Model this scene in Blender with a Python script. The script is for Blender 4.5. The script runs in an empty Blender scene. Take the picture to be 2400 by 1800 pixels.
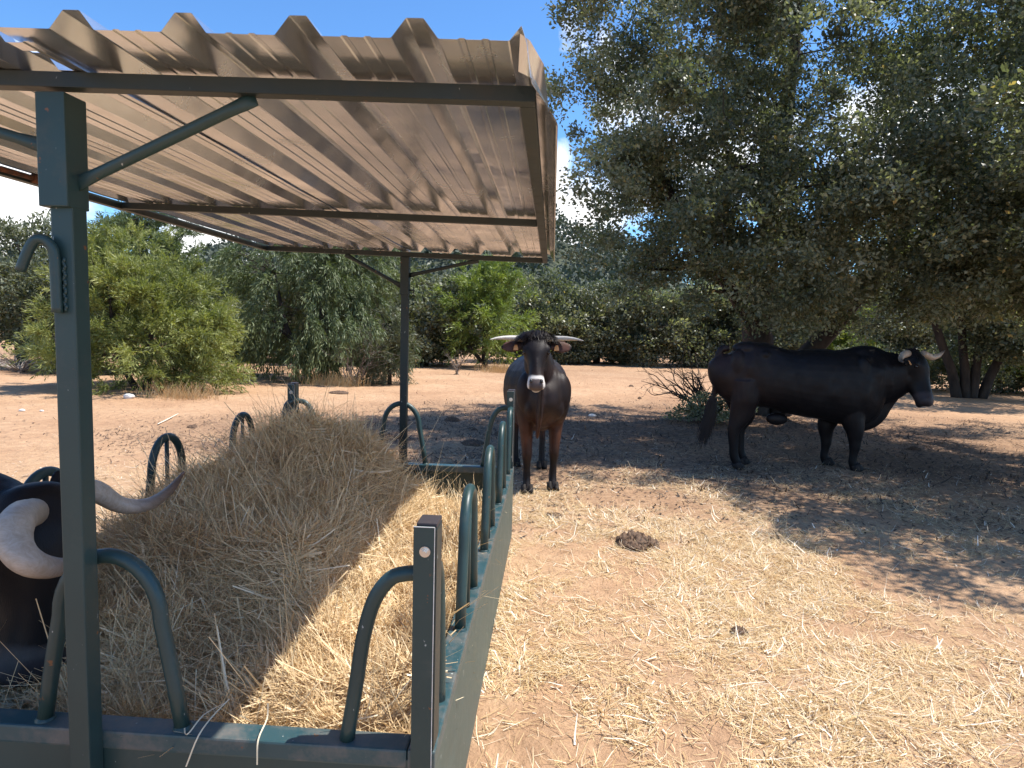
import bpy, bmesh, math, random
import numpy as np
from mathutils import Vector, Matrix

# ------------------------------------------------------------------ camera, world, sun, exposure
scn = bpy.context.scene
S = 0.9                                  # feeder units to metres
ZR = 0.62                                # rim height in feeder units
def U(x, y, z): return (x * S, y * S, (z + ZR) * S)

CAM = np.array([0.2599, -1.5546, 1.6272])
yaw, pit, rol = 0.05907, -0.09040, 0.02675
fwd = np.array([-math.sin(yaw) * math.cos(pit), math.cos(yaw) * math.cos(pit), math.sin(pit)])
rgt = np.array([math.cos(yaw), math.sin(yaw), 0.0]); upv = np.cross(rgt, fwd)
r2 = math.cos(rol) * rgt + math.sin(rol) * upv
u2 = -math.sin(rol) * rgt + math.cos(rol) * upv
cd = bpy.data.cameras.new('camera'); cam = bpy.data.objects.new('camera', cd)
scn.collection.objects.link(cam); scn.camera = cam
cd.sensor_width = 36; cd.sensor_fit = 'HORIZONTAL'; cd.lens = 1557.0 / 2400 * 36
cd.clip_start = 0.05; cd.clip_end = 2000
cam.matrix_world = Matrix(((r2[0], u2[0], -fwd[0], CAM[0]), (r2[1], u2[1], -fwd[1], CAM[1]),
                           (r2[2], u2[2], -fwd[2], CAM[2]), (0, 0, 0, 1)))

SUN_EL, SUN_AZ = math.radians(62), math.radians(8)       # azimuth: from +X towards +Y
sd = Vector((math.cos(SUN_EL) * math.cos(SUN_AZ), math.cos(SUN_EL) * math.sin(SUN_AZ), math.sin(SUN_EL)))
ld = bpy.data.lights.new('sun', 'SUN'); sun = bpy.data.objects.new('sun', ld); scn.collection.objects.link(sun)
ld.energy = 4.3; ld.angle = math.radians(0.53); ld.color = (1.0, 0.945, 0.86)
sun.rotation_euler = sd.to_track_quat('Z', 'Y').to_euler(); sun.location = (8, 1, 15)

w = bpy.data.worlds.new("World"); scn.world = w; w.use_nodes = True
nt = w.node_tree; nt.nodes.clear()
def N(nt, t, **kw):
    n = nt.nodes.new(t)
    for k, v in kw.items(): setattr(n, k, v)
    return n
sky = N(nt, 'ShaderNodeTexSky', sky_type='NISHITA'); sky.sun_disc = False
sky.sun_elevation = SUN_EL; sky.sun_rotation = math.radians(90) - SUN_AZ
sky.air_density = 1.0; sky.dust_density = 0.3; sky.ozone_density = 2.5; sky.altitude = 900
tc = N(nt, 'ShaderNodeTexCoord')
nz = N(nt, 'ShaderNodeTexNoise'); nz.inputs['Scale'].default_value = 7.0; nz.inputs['Detail'].default_value = 10
nz.inputs['Roughness'].default_value = 0.58; nz.inputs['Distortion'].default_value = 0.3
nt.links.new(tc.outputs['Generated'], nz.inputs['Vector'])
CLOUDS = [((0.085, 0.945, 0.305), 0.095), ((-0.66, 0.74, 0.14), 0.22), ((-0.45, 0.88, 0.10), 0.16), ((0.24, 0.92, 0.22), 0.10), ((0.42, 0.86, 0.24), 0.12), ((0.57, 0.77, 0.20), 0.15), ((0.02, 0.99, 0.16), 0.16),
          ((-0.9, -0.3, 0.25), 0.35), ((0.2, -0.95, 0.3), 0.4), ((0.95, 0.2, 0.22), 0.25), ((0.47, 0.76, 0.46), 0.06)]
acc = None
for cdir, rad in CLOUDS:
    vd = N(nt, 'ShaderNodeVectorMath', operation='DISTANCE'); vd.inputs[1].default_value = Vector(cdir).normalized()
    nt.links.new(tc.outputs['Generated'], vd.inputs[0])
    dv = N(nt, 'ShaderNodeMath', operation='DIVIDE'); nt.links.new(vd.outputs['Value'], dv.inputs[0]); dv.inputs[1].default_value = rad
    sb = N(nt, 'ShaderNodeMath', operation='SUBTRACT'); sb.inputs[0].default_value = 1.0; nt.links.new(dv.outputs[0], sb.inputs[1])
    if acc is None: acc = sb
    else:
        mxn = N(nt, 'ShaderNodeMath', operation='MAXIMUM'); nt.links.new(acc.outputs[0], mxn.inputs[0]); nt.links.new(sb.outputs[0], mxn.inputs[1]); acc = mxn
nm = N(nt, 'ShaderNodeMath', operation='MULTIPLY_ADD'); nm.inputs[1].default_value = 3.4; nm.inputs[2].default_value = -1.92; nt.links.new(nz.outputs['Fac'], nm.inputs[0])
sm = N(nt, 'ShaderNodeMath', operation='ADD'); nt.links.new(acc.outputs[0], sm.inputs[0]); nt.links.new(nm.outputs[0], sm.inputs[1])
mul = N(nt, 'ShaderNodeMapRange'); mul.inputs['From Min'].default_value = 0.0; mul.inputs['From Max'].default_value = 0.55; mul.inputs['To Max'].default_value = 0.95
nt.links.new(sm.outputs[0], mul.inputs['Value'])
mx = N(nt, 'ShaderNodeMix', data_type='RGBA'); mx.inputs['B'].default_value = (6.9, 6.8, 6.7, 1)
tint = N(nt, 'ShaderNodeMix', data_type='RGBA', blend_type='MULTIPLY'); tint.inputs['Factor'].default_value = 1
tint.inputs['B'].default_value = (0.53, 0.79, 1.00, 1)
bg = N(nt, 'ShaderNodeBackground'); bg.inputs['Strength'].default_value = 0.14
ow = N(nt, 'ShaderNodeOutputWorld')
L = nt.links.new
L(mul.outputs[0], mx.inputs['Factor'])
L(sky.outputs[0], tint.inputs['A']); L(tint.outputs['Result'], mx.inputs['A'])
L(mx.outputs['Result'], bg.inputs[0]); L(bg.outputs[0], ow.inputs[0])

scn.view_settings.view_transform = 'Standard'; scn.view_settings.look = 'None'
scn.view_settings.exposure = 0.84; scn.view_settings.gamma = 1.0
scn.cycles.max_bounces = 7; scn.cycles.transparent_max_bounces = 6
scn.cycles.use_denoising = True

# ------------------------------------------------------------------ helpers
RNG = np.random.default_rng(7)
def link(o): scn.collection.objects.link(o)
def tag(o, label=None, cat=None, group=None, kind=None):
    if label: o['label'] = label
    if cat: o['category'] = cat
    if group: o['group'] = group
    if kind: o['kind'] = kind
    return o
def empty(name, loc, label=None, cat=None, group=None):
    o = bpy.data.objects.new(name, None); o.location = loc; o.empty_display_size = 0.1; link(o)
    return tag(o, label, cat, group)
def mesh(name, V, F, mat, parent=None, smooth=False, attrs=None, mats=None, midx=None):
    """V world coordinates; F an (n,k) array or a list of tuples"""
    V = np.asarray(V, float).reshape(-1, 3)
    if parent is not None: V = V - np.array(parent.location)
    me = bpy.data.meshes.new(name)
    if isinstance(F, np.ndarray) and F.ndim == 2:
        n, k = F.shape
        me.vertices.add(len(V)); me.vertices.foreach_set('co', V.astype(np.float32).ravel())
        me.loops.add(n * k); me.loops.foreach_set('vertex_index', F.astype(np.int32).ravel())
        me.polygons.add(n); me.polygons.foreach_set('loop_start', np.arange(0, n * k, k, dtype=np.int32))
        me.polygons.foreach_set('loop_total', np.full(n, k, dtype=np.int32))
        me.update(calc_edges=True)
    else:
        me.from_pydata([tuple(v) for v in V], [], [tuple(f) for f in F]); me.update()
    for m in (mats or [mat]): me.materials.append(m)
    if midx is not None: me.polygons.foreach_set('material_index', np.asarray(midx, np.int32))
    if smooth: me.polygons.foreach_set('use_smooth', np.ones(len(me.polygons), bool))
    for k, a in (attrs or {}).items():
        a = np.asarray(a, np.float32)
        if a.ndim == 1:
            at = me.attributes.new(k, 'FLOAT', 'POINT'); at.data.foreach_set('value', a)
        else:
            at = me.attributes.new(k, 'FLOAT_COLOR', 'POINT')
            at.data.foreach_set('color', np.hstack([a, np.ones((len(a), 1), np.float32)]).ravel())
    o = bpy.data.objects.new(name, me); link(o)
    if parent is not None: o.parent = parent
    return o
class MB:
    def __init__(s): s.V = []; s.F = []
    def add(s, V, F):
        b = len(s.V); s.V += [tuple(v) for v in V]; s.F += [tuple(i + b for i in f) for f in F]; return s
    def box(s, a, b, bev=0.0):
        bm = bmesh.new(); bmesh.ops.create_cube(bm, size=1)
        a = Vector(a); b = Vector(b); d = b - a; c = (a + b) / 2
        for v in bm.verts: v.co = Vector((v.co.x * d.x, v.co.y * d.y, v.co.z * d.z)) + c
        if bev: bmesh.ops.bevel(bm, geom=bm.edges[:], offset=bev, segments=2, affect='EDGES', profile=0.6)
        bm.verts.index_update()
        s.add([v.co[:] for v in bm.verts], [[v.index for v in f.verts] for f in bm.faces]); bm.free(); return s
    def beam(s, p, q, wx, wz, up=(0, 0, 1), bev=0.0):
        """box of section wx (side) by wz (along up) from p to q"""
        p = Vector(p); q = Vector(q); t = (q - p).normalized(); upv_ = Vector(up)
        sd_ = t.cross(upv_).normalized(); u_ = sd_.cross(t).normalized(); Lh = (q - p).length
        m = MB().box((-wx / 2, 0, -wz / 2), (wx / 2, Lh, wz / 2), bev)
        s.add([tuple(p + sd_ * v[0] + t * v[1] + u_ * v[2]) for v in m.V], m.F); return s
    def tube(s, pts, r, n=12, cap=True):
        V, F = tube(pts, r, n, cap); return s.add(V, F)
    def build(s, name, mat, parent=None, smooth=False):
        return mesh(name, s.V, s.F, mat, parent, smooth)
def frames(P):
    P = [Vector(p) for p in P]; T = []
    for i in range(len(P)):
        T.append((P[min(i + 1, len(P) - 1)] - P[max(i - 1, 0)]).normalized())
    a = Vector((0, 0, 1)) if abs(T[0].z) < 0.9 else Vector((1, 0, 0))
    nrm = (a - T[0] * a.dot(T[0])).normalized(); out = []
    for i, t in enumerate(T):
        nrm = (nrm - t * nrm.dot(t)).normalized(); out.append((P[i], t, nrm, t.cross(nrm)))
    return out
def tube(pts, r, n=12, cap=True):
    V = []; F = []; fr = frames(pts)
    rs = r if hasattr(r, '__len__') else [r] * len(pts)
    for (p, t, a, b), rr in zip(fr, rs):
        for k in range(n):
            th = 2 * math.pi * k / n; V.append(tuple(p + a * (rr * math.cos(th)) + b * (rr * math.sin(th))))
    for i in range(len(fr) - 1):
        for k in range(n):
            F.append((i * n + k, i * n + (k + 1) % n, (i + 1) * n + (k + 1) % n, (i + 1) * n + k))
    if cap:
        F.append(tuple(range(n - 1, -1, -1))); F.append(tuple((len(fr) - 1) * n + k for k in range(n)))
    return V, F
def catmull(P, k=6):
    P = [np.array(p, float) for p in P]; Q = [2 * P[0] - P[1]] + P + [2 * P[-1] - P[-2]]; out = []
    for i in range(1, len(Q) - 2):
        for j in range(k):
            t = j / k; a, b, c, d = Q[i - 1:i + 3]
            out.append(0.5 * ((2 * b) + (c - a) * t + (2 * a - 5 * b + 4 * c - d) * t * t + (3 * b - 3 * c + d - a) * t ** 3))
    out.append(P[-1]); return np.array(out)
def vnoise(P, sc, seed=0):
    """smooth value noise 0..1 on an (n,2|3) array"""
    P = np.asarray(P, float) * sc; d = P.shape[1]; i0 = np.floor(P).astype(np.int64); f = P - i0; f = f * f * (3 - 2 * f)
    def h(ix):
        hh = np.full(len(ix), seed * 7919 + 13, np.int64)
        for k, pr in zip(range(d), (374761393, 668265263, 2147483647 // 3)): hh = (hh + ix[:, k] * pr) & 0xffffffff
        hh = ((hh ^ (hh >> 13)) * 1274126177) & 0xffffffff
        return ((hh ^ (hh >> 16)) & 0xffff) / 65535.0
    out = np.zeros(len(P))
    for c in range(2 ** d):
        off = np.array([(c >> k) & 1 for k in range(d)]); wgt = np.ones(len(P))
        for k in range(d): wgt *= f[:, k] if off[k] else 1 - f[:, k]
        out += wgt * h(i0 + off)
    return out
def unit(A): return A / np.maximum(np.linalg.norm(A, axis=-1, keepdims=True), 1e-9)

# ------------------------------------------------------------------ materials
def new_mat(name):
    m = bpy.data.materials.new(name); m.use_nodes = True; nt = m.node_tree; nt.nodes.clear()
    o = N(nt, 'ShaderNodeOutputMaterial'); b = N(nt, 'ShaderNodeBsdfPrincipled'); nt.links.new(b.outputs[0], o.inputs[0])
    return m, nt, b, o
def noise_ramp(nt, scale, stops, detail=6, rough=0.6, coord=None, stretch=None, dist=0.0):
    if coord is None: coord = N(nt, 'ShaderNodeTexCoord').outputs['Object']
    if stretch:
        mp = N(nt, 'ShaderNodeMapping'); mp.inputs['Scale'].default_value = stretch; nt.links.new(coord, mp.inputs[0]); coord = mp.outputs[0]
    n = N(nt, 'ShaderNodeTexNoise'); n.inputs['Scale'].default_value = scale; n.inputs['Detail'].default_value = detail
    n.inputs['Roughness'].default_value = rough; n.inputs['Distortion'].default_value = dist
    nt.links.new(coord, n.inputs['Vector'])
    r = N(nt, 'ShaderNodeValToRGB'); e = r.color_ramp.elements
    for i, (p, c) in enumerate(stops):
        el = e[i] if i < 2 else e.new(p)
        el.position = p; el.color = (*c, 1) if hasattr(c, '__len__') else (c, c, c, 1)
    nt.links.new(n.outputs['Fac'], r.inputs[0]); return r.outputs[0], n.outputs['Fac']
def mixc(nt, fac, a, b, mode='MIX'):
    m = N(nt, 'ShaderNodeMix', data_type='RGBA', blend_type=mode)
    for s, v in (('Factor', fac), ('A', a), ('B', b)):
        if hasattr(v, 'default_value') or hasattr(v, 'links'): nt.links.new(v, m.inputs[s])
        else: m.inputs[s].default_value = (*v, 1) if hasattr(v, '__len__') else v
    return m.outputs['Result']
def bump(nt, b, h, strength, dist):
    bp = N(nt, 'ShaderNodeBump'); bp.inputs['Strength'].default_value = strength; bp.inputs['Distance'].default_value = dist
    nt.links.new(h, bp.inputs['Height']); nt.links.new(bp.outputs[0], b.inputs['Normal'])
def paint_mat(name, base, base2, dust, dust_lo, dust_hi, rough=0.42):
    m, nt, b, o = new_mat(name)
    c1, _ = noise_ramp(nt, 3.0, [(0.3, base), (0.75, base2)])
    d, f = noise_ramp(nt, 7.0, [(dust_lo, 0.0), (dust_hi, 1.0)], detail=9, rough=0.7)
    c2 = mixc(nt, d, c1, dust)
    s, sf = noise_ramp(nt, 38.0, [(0.70, 0.0), (0.73, 1.0)], detail=4, rough=0.55)
    c3 = mixc(nt, s, c2, (0.16, 0.07, 0.03))
    sc, _ = noise_ramp(nt, 60.0, [(0.71, 0.0), (0.735, 1.0)], detail=3, stretch=(1, 1, 0.45))
    c4 = mixc(nt, sc, c3, (0.35, 0.38, 0.36))
    nt.links.new(c4, b.inputs['Base Color'])
    rr = N(nt, 'ShaderNodeMapRange'); rr.inputs['To Min'].default_value = rough; rr.inputs['To Max'].default_value = rough + 0.3
    nt.links.new(d, rr.inputs['Value']); nt.links.new(rr.outputs[0], b.inputs['Roughness'])
    _, f2 = noise_ramp(nt, 90.0, [(0, 0), (1, 1)], detail=4)
    bump(nt, b, f2, 0.12, 0.002)
    return m
M = {}
M['paint'] = paint_mat('green_paint', (0.014, 0.040, 0.042), (0.022, 0.057, 0.058), (0.085, 0.088, 0.075), 0.55, 0.98)
M['paint_dusty'] = paint_mat('dusty_green_paint', (0.026, 0.060, 0.059), (0.042, 0.078, 0.072), (0.11, 0.125, 0.105), 0.38, 0.95, 0.46)
M['paint_rim'] = paint_mat('rim_green_paint', (0.020, 0.060, 0.070), (0.03, 0.075, 0.085), (0.17, 0.145, 0.125), 0.46, 0.72, 0.40)
M['paint_dark'] = paint_mat('dark_green_paint', (0.008, 0.018, 0.020), (0.014, 0.026, 0.028), (0.05, 0.045, 0.04), 0.5, 0.95, 0.45)
m, nt, b, o = new_mat('cap_plastic'); b.inputs['Base Color'].default_value = (0.035, 0.028, 0.032, 1); b.inputs['Roughness'].default_value = 0.6; M['cap'] = m
m, nt, b, o = new_mat('zinc_bolt'); b.inputs['Base Color'].default_value = (0.6, 0.6, 0.58, 1); b.inputs['Metallic'].default_value = 0.9; b.inputs['Roughness'].default_value = 0.35; M['bolt'] = m
m, nt, b, o = new_mat('galvanised_sheet')
c, f = noise_ramp(nt, 2.2, [(0.3, (0.66, 0.70, 0.74)), (0.7, (0.84, 0.88, 0.92))], detail=8)
s, _ = noise_ramp(nt, 9, [(0.64, 0.0), (0.80, 0.45)], stretch=(1, 0.2, 1), detail=8)
nt.links.new(mixc(nt, s, c, (0.36, 0.30, 0.24)), b.inputs['Base Color'])
b.inputs['Metallic'].default_value = 0.92
r, _ = noise_ramp(nt, 5, [(0.3, 0.15), (0.7, 0.30)], detail=6); nt.links.new(r, b.inputs['Roughness'])
_, f2 = noise_ramp(nt, 3.5, [(0, 0), (1, 1)], detail=3, stretch=(1, 0.5, 1)); bump(nt, b, f2, 0.22, 0.02)
M['sheet'] = m
m, nt, b, o = new_mat('rusty_metal'); c, _ = noise_ramp(nt, 30, [(0.35, (0.03, 0.025, 0.022)), (0.6, (0.16, 0.06, 0.03))])
nt.links.new(c, b.inputs['Base Color']); b.inputs['Roughness'].default_value = 0.8; M['rust'] = m

def attr_ramp_mat(name, stops, rough=0.6, transl=0.0, tcol=None, spec=0.5, sss=0):
    m, nt, b, o = new_mat(name)
    a = N(nt, 'ShaderNodeAttribute', attribute_name='tint'); r = N(nt, 'ShaderNodeValToRGB'); e = r.color_ramp.elements
    for i, (p, c) in enumerate(stops):
        el = e[i] if i < 2 else e.new(p)
        el.position = p; el.color = (*c, 1)
    nt.links.new(a.outputs['Fac'], r.inputs[0]); nt.links.new(r.outputs[0], b.inputs['Base Color'])
    b.inputs['Roughness'].default_value = rough; b.inputs['Specular IOR Level'].default_value = spec
    if transl:
        t = N(nt, 'ShaderNodeBsdfTranslucent'); mxs = N(nt, 'ShaderNodeMixShader'); mxs.inputs[0].default_value = transl
        c2 = mixc(nt, 1.0, r.outputs[0], tcol or (1.5, 1.6, 0.6), 'MULTIPLY'); nt.links.new(c2, t.inputs[0])
        nt.links.new(b.outputs[0], mxs.inputs[1]); nt.links.new(t.outputs[0], mxs.inputs[2]); nt.links.new(mxs.outputs[0], o.inputs[0])
    return m
M['hay'] = attr_ramp_mat('hay', [(0.0, (0.25, 0.155, 0.080)), (0.35, (0.54, 0.38, 0.205)), (0.7, (0.76, 0.58, 0.335)), (1.0, (0.90, 0.79, 0.57))], 0.55, 0.18, (1.1, 1.0, 0.8), 0.4)
M['straw'] = attr_ramp_mat('straw', [(0.0, (0.30, 0.17, 0.08)), (0.3, (0.52, 0.34, 0.16)), (0.75, (0.72, 0.54, 0.28)), (1.0, (0.88, 0.80, 0.66))], 0.5, 0.1, (1.1, 1.0, 0.8), 0.5)
M['litter'] = attr_ramp_mat('litter', [(0.0, (0.035, 0.022, 0.016)), (0.6, (0.10, 0.06, 0.04)), (1.0, (0.24, 0.15, 0.09))], 0.8)
M['oak_leaf'] = attr_ramp_mat('oak_leaf', [(0.0, (0.045, 0.055, 0.034)), (0.45, (0.125, 0.142, 0.090)), (0.9, (0.36, 0.365, 0.265)), (1.0, (0.42, 0.32, 0.14))], 0.36, 0.36, (1.4, 1.5, 0.7), 0.4)
M['grey_oak_leaf'] = attr_ramp_mat('grey_oak_leaf', [(0.0, (0.070, 0.082, 0.048)), (0.6, (0.135, 0.150, 0.092)), (1.0, (0.22, 0.225, 0.145))], 0.5, 0.2)
M['juniper_yellow'] = attr_ramp_mat('juniper_yellow', [(0.0, (0.100, 0.120, 0.038)), (0.5, (0.220, 0.245, 0.075)), (1.0, (0.37, 0.37, 0.14))], 0.55, 0.3)
M['juniper_green'] = attr_ramp_mat('juniper_green', [(0.0, (0.050, 0.075, 0.034)), (0.5, (0.115, 0.150, 0.066)), (1.0, (0.23, 0.26, 0.12))], 0.55, 0.25)
M['bright_leaf'] = attr_ramp_mat('bright_leaf', [(0.0, (0.09, 0.125, 0.03)), (0.5, (0.19, 0.25, 0.06)), (1.0, (0.34, 0.38, 0.12))], 0.5, 0.3)
M['far_leaf'] = attr_ramp_mat('far_leaf', [(0.0, (0.040, 0.055, 0.040)), (0.6, (0.075, 0.092, 0.066)), (1.0, (0.12, 0.13, 0.09))], 0.7, 0.1)
M['dry_twig'] = attr_ramp_mat('dry_twig', [(0.0, (0.10, 0.08, 0.065)), (1.0, (0.34, 0.29, 0.25))], 0.8)
M['dark_twig'] = attr_ramp_mat('dark_twig', [(0.0, (0.025, 0.017, 0.014)), (1.0, (0.07, 0.048, 0.04))], 0.8)
m, nt, b, o = new_mat('bark'); c, f = noise_ramp(nt, 9, [(0.3, (0.012, 0.009, 0.008)), (0.7, (0.055, 0.042, 0.035))], stretch=(1, 1, 0.3), detail=9)
nt.links.new(c, b.inputs['Base Color']); b.inputs['Roughness'].default_value = 0.9; bump(nt, b, f, 0.9, 0.03); M['bark'] = m

m, nt, b, o = new_mat('soil')
tcn = N(nt, 'ShaderNodeTexCoord').outputs['Object']
c1, f1 = noise_ramp(nt, 0.55, [(0.30, (0.43, 0.255, 0.148)), (0.52, (0.545, 0.345, 0.205)), (0.75, (0.62, 0.42, 0.265))], detail=10, rough=0.62, coord=tcn)
c2, f2 = noise_ramp(nt, 7.0, [(0.35, 0.0), (0.62, 1.0)], detail=10, rough=0.7, coord=tcn)
cc = mixc(nt, c2, mixc(nt, 0.45, c1, (0.30, 0.165, 0.095)), c1)
c3, f3 = noise_ramp(nt, 42.0, [(0.58, 0.0), (0.70, 0.75)], detail=6, rough=0.7, coord=tcn)
cc = mixc(nt, c3, cc, (0.20, 0.115, 0.07))
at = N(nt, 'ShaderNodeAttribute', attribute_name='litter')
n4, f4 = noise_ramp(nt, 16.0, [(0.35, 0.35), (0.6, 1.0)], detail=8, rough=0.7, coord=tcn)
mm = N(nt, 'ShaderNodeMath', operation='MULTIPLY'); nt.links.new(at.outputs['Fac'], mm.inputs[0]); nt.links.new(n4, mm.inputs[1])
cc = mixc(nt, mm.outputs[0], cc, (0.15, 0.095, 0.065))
at2 = N(nt, 'ShaderNodeAttribute', attribute_name='chaff')
n5, f5 = noise_ramp(nt, 60.0, [(0.40, 0.0), (0.60, 1.0)], detail=5, rough=0.7, coord=tcn)
mm2 = N(nt, 'ShaderNodeMath', operation='MULTIPLY'); nt.links.new(at2.outputs['Fac'], mm2.inputs[0]); nt.links.new(n5, mm2.inputs[1])
cc = mixc(nt, mm2.outputs[0], cc, (0.66, 0.50, 0.31))
nt.links.new(cc, b.inputs['Base Color']); b.inputs['Roughness'].default_value = 0.95; b.inputs['Specular IOR Level'].default_value = 0.15
ad = N(nt, 'ShaderNodeMath', operation='ADD'); nt.links.new(f2, ad.inputs[0]); nt.links.new(f3, ad.inputs[1])
n6, f6 = noise_ramp(nt, 4.5, [(0.42, 0.0), (0.5, 1.0)], detail=4, rough=0.5, coord=tcn)
ad3 = N(nt, 'ShaderNodeMath', operation='MULTIPLY_ADD'); nt.links.new(n6, ad3.inputs[0]); ad3.inputs[1].default_value = 0.5; nt.links.new(ad.outputs[0], ad3.inputs[2])
bump(nt, b, ad3.outputs[0], 0.9, 0.024)
M['soil'] = m
m, nt, b, o = new_mat('hill_scrub'); c, f = noise_ramp(nt, 0.6, [(0.35, (0.030, 0.040, 0.024)), (0.7, (0.075, 0.085, 0.045))], detail=8)
nt.links.new(c, b.inputs['Base Color']); b.inputs['Roughness'].default_value = 0.95; M['scrub'] = m
m, nt, b, o = new_mat('dung'); c, f = noise_ramp(nt, 45, [(0.35, (0.055, 0.032, 0.020)), (0.7, (0.19, 0.110, 0.062))], detail=8)
nt.links.new(c, b.inputs['Base Color']); b.inputs['Roughness'].default_value = 0.75; bump(nt, b, f, 1.0, 0.012); M['dung'] = m
m, nt, b, o = new_mat('pale_stone'); c, f = noise_ramp(nt, 20, [(0.35, (0.55, 0.52, 0.48)), (0.7, (0.8, 0.78, 0.75))])
nt.links.new(c, b.inputs['Base Color']); b.inputs['Roughness'].default_value = 0.8; M['stone'] = m
def coat_mat():
    m, nt, b, o = new_mat('coat')
    a = N(nt, 'ShaderNodeAttribute', attribute_name='coat')
    c, f = noise_ramp(nt, 14, [(0.3, 0.75), (0.7, 1.2)], detail=6)
    nt.links.new(mixc(nt, 1.0, a.outputs['Color'], c, 'MULTIPLY'), b.inputs['Base Color'])
    r, _ = noise_ramp(nt, 9, [(0.3, 0.42), (0.7, 0.60)]); nt.links.new(r, b.inputs['Roughness'])
    b.inputs['Specular IOR Level'].default_value = 0.22
    b.inputs['Sheen Weight'].default_value = 0.02; b.inputs['Sheen Roughness'].default_value = 0.4; b.inputs['Sheen Tint'].default_value = (0.5, 0.55, 0.7, 1)
    _, f2 = noise_ramp(nt, 220, [(0, 0), (1, 1)], detail=3, stretch=(1, 1, 0.25)); bump(nt, b, f2, 0.35, 0.004)
    return m
M['coat'] = coat_mat()
def horn_mat(name, pale, mid, tipc):
    m, nt, b, o = new_mat(name)
    a = N(nt, 'ShaderNodeAttribute', attribute_name='tint'); r = N(nt, 'ShaderNodeValToRGB'); e = r.color_ramp.elements
    e[0].position = 0.0; e[0].color = (*mid, 1); e[1].position = 0.25; e[1].color = (*pale, 1)
    x = e.new(0.55); x.color = (*pale, 1); x = e.new(0.92); x.color = (*tipc, 1)
    nt.links.new(a.outputs['Fac'], r.inputs[0])
    c, f = noise_ramp(nt, 24, [(0.32, (0.68, 0.63, 0.56)), (0.66, (1.0, 1.0, 1.0))], detail=9, rough=0.75, dist=2.2, stretch=(0.6, 1.5, 1.3))
    nt.links.new(mixc(nt, 1.0, r.outputs[0], c, 'MULTIPLY'), b.inputs['Base Color']); b.inputs['Roughness'].default_value = 0.42
    bump(nt, b, f, 0.35, 0.004); return m
M['horn_grey'] = horn_mat('grey_horn', (0.48, 0.42, 0.36), (0.34, 0.28, 0.22), (0.13, 0.095, 0.085))
M['horn_white'] = horn_mat('white_horn', (0.50, 0.47, 0.43), (0.26, 0.24, 0.22), (0.42, 0.40, 0.38))
M['horn_cream'] = horn_mat('cream_horn', (0.62, 0.47, 0.35), (0.50, 0.36, 0.25), (0.10, 0.08, 0.07))
m, nt, b, o = new_mat('eye'); b.inputs['Base Color'].default_value = (0.008, 0.006, 0.005, 1); b.inputs['Roughness'].default_value = 0.08; M['eye'] = m
m, nt, b, o = new_mat('ear_tag'); b.inputs['Base Color'].default_value = (0.72, 0.34, 0.12, 1); b.inputs['Roughness'].default_value = 0.5; M['tag'] = m
m, nt, b, o = new_mat('nostril'); b.inputs['Base Color'].default_value = (0.012, 0.009, 0.009, 1); b.inputs['Roughness'].default_value = 0.3; M['nostril'] = m
m, nt, b, o = new_mat('hoof'); c, f = noise_ramp(nt, 30, [(0.35, (0.012, 0.010, 0.009)), (0.7, (0.045, 0.038, 0.034))]); nt.links.new(c, b.inputs['Base Color']); b.inputs['Roughness'].default_value = 0.75; b.inputs['Specular IOR Level'].default_value = 0.2; M['hoof'] = m
M['hair'] = attr_ramp_mat('hair', [(0.0, (0.006, 0.005, 0.006)), (1.0, (0.022, 0.015, 0.014))], 0.45, 0, None, 0.25)

# ------------------------------------------------------------------ ground
def gh(x, y):
    """ground height, metres"""
    x = np.asarray(x, float); y = np.asarray(y, float); P = np.stack([x.ravel(), y.ravel()], 1)
    h = (vnoise(P, 0.45, 1) - 0.5) * 0.07 + (vnoise(P, 1.7, 2) - 0.5) * 0.030
    d = np.hypot(P[:, 0], P[:, 1] - 2); h = h * np.clip((d - 0.5) / 4, 0.35, 1)
    h += (vnoise(P, 7, 3) - 0.5) * 0.014
    return h.reshape(x.shape)
def warp(n, lo, hi, c, fine):
    t = np.linspace(-1, 1, n); s = np.sign(t) * (fine * np.abs(t) + (1 - fine) * np.abs(t) ** 4.5)
    return np.where(s < 0, c + s * (c - lo), c + s * (hi - c))
gx = warp(520, -420, 420, 0.5, 0.028); gy = warp(520, -420, 420, 3.5, 0.028)
GX, GY = np.meshgrid(gx, gy); GZ = gh(GX, GY)
near = np.exp(-((GX - 0.5) ** 2 + (GY - 4) ** 2) / 400)
GZ = GZ * (0.3 + 0.7 * near) + (vnoise(np.stack([GX.ravel(), GY.ravel()], 1), 9, 5).reshape(GX.shape) - 0.5) * 0.012 * near
ny_, nx_ = GX.shape; idx = np.arange(nx_ * ny_).reshape(ny_, nx_)
GF = np.stack([idx[:-1, :-1], idx[:-1, 1:], idx[1:, 1:], idx[1:, :-1]], -1).reshape(-1, 4)
GP = np.stack([GX.ravel(), GY.ravel()], 1)
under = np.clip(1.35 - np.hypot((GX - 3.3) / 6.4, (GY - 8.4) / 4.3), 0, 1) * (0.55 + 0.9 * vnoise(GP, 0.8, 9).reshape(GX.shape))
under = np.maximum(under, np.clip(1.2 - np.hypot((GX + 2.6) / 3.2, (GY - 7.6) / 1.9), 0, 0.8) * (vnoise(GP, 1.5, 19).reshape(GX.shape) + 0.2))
under = np.maximum(under, np.clip((GY - 17) / 8, 0, 0.5) * vnoise(GP, 0.2, 29).reshape(GX.shape))
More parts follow.
